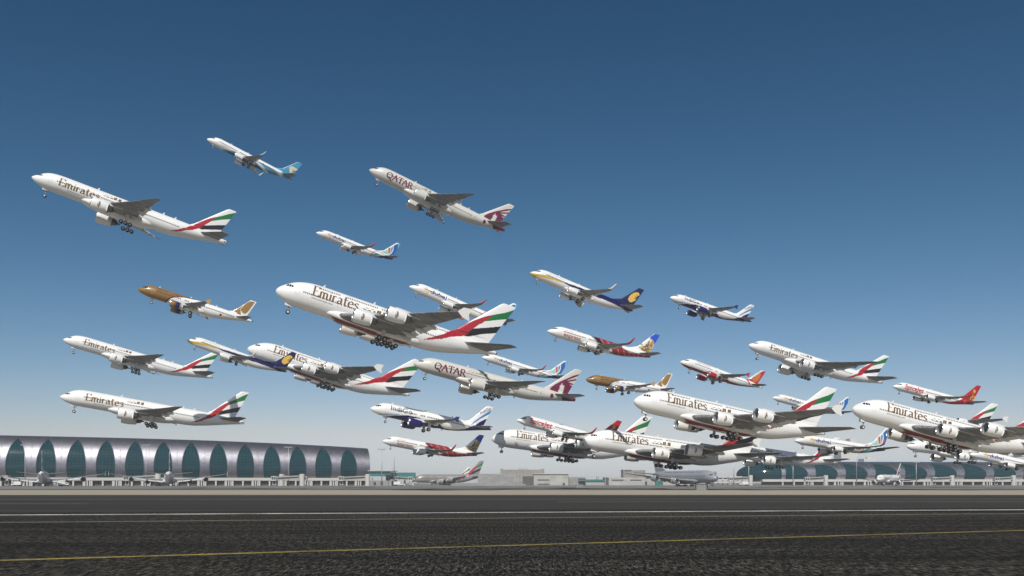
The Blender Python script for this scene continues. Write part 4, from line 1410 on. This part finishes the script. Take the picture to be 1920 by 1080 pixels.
block('office_block', 'low grey gridded office between the two pale warehouses', 'building', [
    slab('wall', 1067, 1098, 894.5, 870, 30, 'grey_wall'), slab('upper_floor', 1085, 1098, 897, 862, 6, 'band', up(900, 862)), slab('link_roof', 1098, 1134, 899, 868, 20, 'teal', up(902.5, 868)),
    slab('link_wall', 1098, 1134, 902.6, 869, 18, 'pale_wall'), slab('roof_plant', 1119, 1124, 893.5, 880, 6, 'pole', up(899, 880)), slab('stair_tower', 1134, 1141, 895, 866, 20, 'brown_wall')])
block('cargo_shed', 'pale cargo shed with a darker two-storey block on its roof', 'building', [
    slab('wall', 1141.5, 1211, 895.5, 840, 50, 'pale_wall'), slab('upper_block', 1169, 1210, 881.5, 870, 20, 'brown_wall', up(896, 870)), slab('upper_roof', 1168.5, 1184, 880.4, 869, 22, 'grey_wall', up(881.8, 869)),
    slab('window_band', 1147, 1169, 899.3, 839.6, 1, 'band', up(900.8, 839)), slab('window_band', 1182, 1203, 899.3, 839.6, 1, 'band', up(900.8, 839)), slab('door', 1210, 1213.5, 903, 838, 2, 'band'),
    slab('annex', 1211.5, 1228, 893, 860, 30, 'pale_wall'), slab('annex', 1229, 1242, 897, 866, 30, 'teal'), slab('annex', 1243, 1300, 896, 862, 30, 'pale_wall')])
block('pier_terminal', 'grey glazed pier with open walkways before the round glass end', 'building', [
    slab('glass_wall', 1326, 1388, 896, 835, 8, 'teal', 6), slab('walkway_roof', 1322, 1392, 893, 830, 14, 'render', up(894.5, 830)), slab('walkway', 1322, 1398, 898.6, 828, 6, 'render', up(900.4, 828)),
    slab('walkway', 1330, 1398, 904, 827, 6, 'render', up(905.6, 827))] + [slab('pier', p, p + 1.6, 893.8, 829, 1, 'render') for p in range(1328, 1392, 9)])
block('low_wall', 'long low pale wall in front of the hangar', 'wall', [slab('wall', 846, 985, 908, 800, 1.2, 'pale_wall'), slab('coping', 845, 986, 907.6, 799.6, 2, 'render', up(908.2, 799.6))])
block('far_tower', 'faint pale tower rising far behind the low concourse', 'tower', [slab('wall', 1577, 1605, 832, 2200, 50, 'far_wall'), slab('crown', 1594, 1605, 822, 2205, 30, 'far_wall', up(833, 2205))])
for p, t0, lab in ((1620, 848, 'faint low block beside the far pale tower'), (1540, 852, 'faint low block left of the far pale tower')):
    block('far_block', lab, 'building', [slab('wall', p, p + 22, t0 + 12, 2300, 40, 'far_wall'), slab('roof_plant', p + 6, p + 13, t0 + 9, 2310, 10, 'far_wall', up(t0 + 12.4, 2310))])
tag(MB().box(at(1306, 297), at(1327.5, 297), 297, 299.5, 0, up(908, 297)).box(at(1305.5, 297), at(1328, 297), 296.8, 299.7, up(908, 297), up(907.4, 297) + .06).build('equipment_cabinet', M['cabinet']), 'grey slatted equipment cabinet on the verge below the parked double-decker', 'cabinet')
tag(MB().box(at(1080.5, 460), at(1093.5, 460), 460, 462.5, 0, up(908.2, 460)).box(at(1080, 460), at(1095, 460), 459.7, 463, 0, .35).build('equipment_cabinet', M['cabinet']), 'small grey equipment cabinet in front of the gridded office', 'cabinet')

def mast(px, py, d, label, heads=4):
    x = at(px, d)
    root = empty('light_mast', (x, d, 0))
    tag(root, label, 'light mast', 'apron light masts')
    H = up(py, d)
    MB().tube((0, 0, 0), (0, 0, H), .42, .2, 10).build('pole', M['pole'], root, True)
    MB().box(-3.0, 3.0, -.25, .25, H - .5, H).build('crossbar', M['pole'], root)
    for i in range(heads):
        u = -2.6 + 5.2 * i / (heads - 1)
        MB().hexa([(u - .5, -.9, H - .3), (u + .5, -.9, H - .3), (u + .5, -.1, H + .25), (u - .5, -.1, H + .25), (u - .5, -.8, H - .6), (u + .5, -.8, H - .6), (u + .5, 0, H - .05), (u - .5, 0, H - .05)]).build('floodlight', M['pole'], root)
for px, py, d, lab in ((47, 834, 655, 'slim light mast beside the leftmost parked double-decker'), (274, 834, 668, 'slim light mast left of the second parked double-decker'), (541, 838, 700, 'slim light mast near the right end of the arched concourse'),
                       (716, 842, 720, 'left of the two light masts above the teal gate building'), (739, 830, 730, 'taller right-hand light mast above the teal gate building'),
                       (1376, 858, 760, 'light mast just left of the round glass end'), (1404, 868, 770, 'light mast in front of the round glass end'), (1487, 868, 770, 'light mast before the first half-arch window'),
                       (1606, 832, 800, 'tall light mast beside the faint far tower'), (1718, 866, 800, 'light mast behind the parked striped-tail jet at the right')):
    mast(px, py, d, lab)

def jet_bridge(px, d, label, flip=1, k=1.0):
    root = empty('jet_bridge', (at(px, d), d, 0))
    tag(root, label, 'jet bridge', 'jet bridges at the concourses')
    f = flip
    MB().box(-2.0, 2.0, -1.5, 2.5, 4.0, 7.6).build('cab', M['render'], root)
    MB().box(-1.6, -.1, -1.62, -1.5, 5.0, 7.0).box(.3, 1.6, -1.62, -1.5, 5.0, 7.0).build('cab_window', M['band'], root)
    MB().hexa([(2 * f, 0, 4.3), (2 * f, 2.4, 4.3), (2 * f, 2.4, 7.2), (2 * f, 0, 7.2), (19 * k * f, 6, 5.2), (19 * k * f, 8.4, 5.2), (19 * k * f, 8.4, 8.2), (19 * k * f, 6, 8.2)]).build('tunnel', M['pale_wall'], root)
    MB().hexa([(2.5 * f, -.06, 5.4), (2.5 * f, .0, 5.4), (2.5 * f, .0, 6.5), (2.5 * f, -.06, 6.5), (18 * k * f, 5.6, 6.2), (18 * k * f, 5.66, 6.2), (18 * k * f, 5.66, 7.4), (18 * k * f, 5.6, 7.4)]).build('tunnel_window', M['band'], root)
    MB().rev([(0, 2.0), (9, 2.0), (9.3, 1.6), (9.3, .01)], 'z', 16, (20 * k * f, 7.5, 0)).build('rotunda', M['render'], root)
    MB().box(-1.4, -.9, .2, .7, .6, 4).box(.9, 1.4, .2, .7, .6, 4).box(-1.6, 1.6, 0, .9, .5, 1.1).build('leg', M['pole'], root)
    for s in (-1.1, 1.1):
        MB().rev([(-.25, .01), (-.25, .5), (.25, .5), (.25, .01)], 'y', 14, (s, .45, .5)).build('wheel', M['tyre'], root)
for px, d, lab, f in ((12, 640, 'jet bridge cut by the left edge, beside the leftmost parked double-decker', -1), (238, 655, 'jet bridge left of the second parked double-decker', 1), (514, 690, 'jet bridge in the middle of the arched concourse', 1),
                      (571, 700, 'short jet bridge just right of the slim mast', -1), (640, 715, 'jet bridge under the last glass arch', 1), (770, 745, 'jet bridge at the nose of the shade-greyed parked double-decker', -1),
                      (1370, 800, 'jet bridge left of the round glass end', 1), (1513, 810, 'jet bridge between the first half-arch windows', 1), (1752, 815, 'jet bridge below the fifth half-arch window', 1), (1868, 815, 'jet bridge below the half-arch window at the right edge', 1)):
    jet_bridge(px, d, lab, f)

def truck(px, d, label, s=1.0, rot=0.0):
    root = empty('service_truck', (at(px, d), d, 0), (0, 0, rot))
    tag(root, label, 'truck', 'service trucks on the apron')
    MB().box(-3.6 * s, 1.6 * s, -1.2, 1.2, 1.0, 3.4 * s).build('cargo_box', M['truck'], root)
    MB().hexa([(1.8, -1.15, .8), (4.0, -1.15, .8), (4.0, 1.15, .8), (1.8, 1.15, .8), (1.8, -1.1, 2.8), (3.4, -1.1, 2.8), (3.4, 1.1, 2.8), (1.8, 1.1, 2.8)]).build('cab', M['truck'], root)
    MB().box(2.1, 3.3, -1.18, 1.18, 1.75, 2.55).build('cab_window', M['band'], root)
    for x in (-2.6, -1.4, 2.9):
        for y in (-1, 1):
            MB().rev([(-.18, .01), (-.18, .5), (.18, .5), (.18, .01)], 'y', 14, (x, y, .5)).build('wheel', M['tyre'], root)
for px, d, lab, r in ((747, 700, 'white service truck below the teal corridor', 0), (32, 620, 'white service truck under the leftmost parked jet wing', 3), (119, 625, 'white service truck right of the leftmost parked double-decker', .1), (1395, 760, 'white service truck in front of the round glass end', 3.1)):
    truck(px, d, lab, 1.0, r)

# ------------------------------------------------------------------ the dusty air over the airfield
hm = bpy.data.materials.new('dusty_air')
hm.use_nodes = True
ht = hm.node_tree
ht.nodes.clear()
hv = ht.nodes.new('ShaderNodeVolumePrincipled')
hv.inputs['Color'].default_value = (.93, .95, .97, 1)
hv.inputs['Density'].default_value = HAZE
hv.inputs['Anisotropy'].default_value = -0.3
ho = ht.nodes.new('ShaderNodeOutputMaterial')
ht.links.new(hv.outputs[0], ho.inputs['Volume'])
tag(MB().box(-BIG - 100, BIG + 100, -500, 8600, -1, 172).build('haze', hm), 'pale dusty air over the whole airfield', 'haze', kind='stuff')
# ------------------------------------------------------------------ the climbing airliners: livery, nose position, (yaw, pitch, roll), label
FLEET = [
 ('emirates777', (-159.3, 295.8, 105.0), (0.3735, 0.2896, 0.0532), 'highest of the gold-lettered twin-engined jets, climbing steeply at the upper left'),
 ('oman737', (-131.1, 383.5, 151.6), (0.3414, 0.4027, 0.0903), 'small jet with teal tail and banded rear, highest in the sky'),
 ('qatar777', (-60.4, 380.9, 137.4), (0.2892, 0.3776, 0.0919), 'maroon-lettered jet climbing alone in the upper sky'),
 ('flydubai737', (-92.1, 420.4, 121.6), (0.3823, 0.2887, 0.1285), 'small blue-tailed white jet alone below the upper maroon-lettered jet'),
 ('gulf320', (-123.6, 293.8, 67.2), (0.3532, 0.2736, 0.0334), 'gold-nosed jet with gold tail against open sky at the left'),
 ('jet737', (6.7, 297.6, 73.5), (0.2255, 0.3446, 0.0273), 'navy-tailed jet with yellow disc emblem alone in the right half of the sky'),
 ('indigo320', (66.3, 370.6, 80.4), (0.1959, 0.2819, 0.0462), 'smaller, higher white jet with navy belly at the upper right'),
 ('emirates380', (-69.7, 259.4, 60.3), (0.3193, 0.2722, 0.0542), 'largest gold-lettered double-decker, highest of its kind, mid-picture'),
 ('flydubai737', (-36.2, 318.9, 73.6), (0.2608, 0.3635, 0.0217), 'white jet half hidden behind the highest double-decker and its wing'),
 ('emirates777', (-197.1, 391.3, 66.3), (0.3801, 0.2598, -0.0221), 'gold-lettered twin jet at the left whose tail meets the navy-tailed jet'),
 ('jet737', (-122.9, 337.6, 57.3), (0.3227, 0.3259, 0.0199), 'navy-tailed jet whose tail crosses the nose of a double-decker'),
 ('emirates380', (-108.8, 362.8, 58.9), (0.3329, 0.2939, 0.0169), 'double-decker with a navy tail in front of its lettering'),
 ('qatar777', (-35.6, 327.4, 47.2), (0.2565, 0.2284, 0.0230), 'lower maroon-lettered jet with its nose before a striped tail'),
 ('flydubai737', (-12.9, 399.2, 59.6), (0.2699, 0.2671, 0.0549), 'blue-tailed white jet just above the lower maroon-lettered jet'),
 ('express737', (12.7, 302.5, 54.9), (0.2277, 0.2492, 0.0319), 'red-bellied jet with blue-topped patterned tail, higher of the two'),
 ('airindia320', (69.1, 362.8, 52.5), (0.1997, 0.3119, 0.0309), 'white jet with red engines and sunburst red tail'),
 ('gulf320', (30.3, 361.4, 45.1), (0.2257, 0.1420, 0.0323), 'gold-nosed jet between the lower maroon tail and a double-decker nose'),
 ('emirates777', (101.3, 377.0, 61.6), (0.1734, 0.2707, 0.0164), 'gold-lettered twin jet above the biggest right-hand double-decker'),
 ('flydubai737', (127.9, 433.4, 44.7), (0.1508, 0.2388, 0.0391), 'blue-tailed jet crossed by the tall striped tail of a double-decker'),
 ('spicejet737', (163.5, 379.2, 44.4), (0.1377, 0.2354, 0.0369), 'red-tailed, red-lettered jet flying free above the rightmost double-decker'),
 ('emirates777', (-162.0, 319.5, 34.2), (0.3451, 0.1638, -0.0185), 'gold-lettered twin jet just above the arched concourse at the left'),
 ('indigo320', (-41.8, 263.2, 25.1), (0.2987, 0.1942, 0.0142), 'larger, lower white jet with navy belly and blue tail stripes'),
 ('express737', (-49.6, 343.7, 19.3), (0.2856, 0.1810, -0.0088), 'red-bellied jet with blue-topped patterned tail, just over the apron'),
 ('spicejet737', (2.4, 326.1, 26.2), (0.2225, 0.2472, -0.0010), 'red-lettered jet flying in front of a double-decker, its tail half hidden'),
 ('emirates380', (-9.5, 376.6, 22.6), (0.2252, 0.1215, -0.0405), 'double-decker overlapped by the red-lettered jet, farther left of the low pair'),
 ('emirates380', (24.8, 321.7, 19.1), (0.2054, 0.1288, -0.0030), 'double-decker low over a shade-greyed parked one, its nose over another tail'),
 ('emirates380', (38.5, 285.6, 30.2), (0.2295, 0.1871, -0.0021), 'double-decker with the tallest complete striped tail, right of centre'),
 ('flydubai737', (104.3, 325.6, 18.7), (0.2396, 0.1289, -0.0184), 'blue-tailed jet low over the concourse before the far tower'),
 ('emirates777', (96.7, 420.3, 19.4), (0.1876, 0.1347, -0.0204), 'twin jet low over the round glass end, nose hidden by a double-decker'),
 ('emirates380', (110.0, 288.5, 28.0), (0.1040, 0.2408, 0.0155), 'rightmost double-decker with huge engines, cut by the picture edge'),
 ('emirates380', (213.6, 512.7, 43.9), (0.1505, 0.1790, 0.0200), 'jet hidden behind the rightmost double-decker with only its striped tail showing'),
 ('emirates777', (193.1, 432.8, 21.1), (0.1381, 0.1051, -0.0059), 'twin jet peeking out below the rightmost double-decker with its nose wheel down'),
 ('flydubai737', (185.7, 359.0, 14.7), (0.1161, 0.2095, 0.0175), 'blue-lettered jet low at the right edge under the rightmost double-decker'),
]
GROUP = {'emirates777': 'gold-lettered twin-engined jets', 'emirates380': 'gold-lettered double-deckers', 'qatar777': 'maroon-lettered jets', 'flydubai737': 'blue-tailed small jets', 'gulf320': 'gold-nosed jets',
         'jet737': 'navy-tailed jets', 'indigo320': 'navy-bellied jets', 'express737': 'red-bellied jets with patterned tails', 'spicejet737': 'red-lettered jets'}
for key, pos, rot, lab in FLEET:
    airliner(key, pos, rot, lab, GROUP.get(key))

# ------------------------------------------------------------------ airliners standing on the apron: livery, where the gear stands, yaw
def parked(key, x, y, yaw, label, group='airliners standing on the apron'):
    o = airliner(key, (0, 0, 0), (yaw, 0, 0), label, group)
    o.location = (x, y, 0.0)
    return o
parked('emirates380', at(82, 640), 640, math.atan2(-.88, .43), 'leftmost double-decker parked tail-on before the arched concourse')
parked('emirates380', at(317, 655), 655, math.atan2(-.93, .37), 'second double-decker parked tail-on before the arched concourse')
parked('shade_paint380', at(836, 880), 880, R(12), 'double-decker with shade painted grey, standing side-on before the grey hangar')
parked('emirates777', at(828, 980), 980, R(12), 'jet behind the shade-greyed side-on double-decker, only its tail showing')
parked('plain_shade_paint380', at(1284, 610), 610, R(118), 'plain double-decker with shade painted grey, parked nose-on at the right of the cargo shed')
parked('emirates777', at(1668, 760), 760, R(50), 'striped-tail jet standing before the half-arch windows')
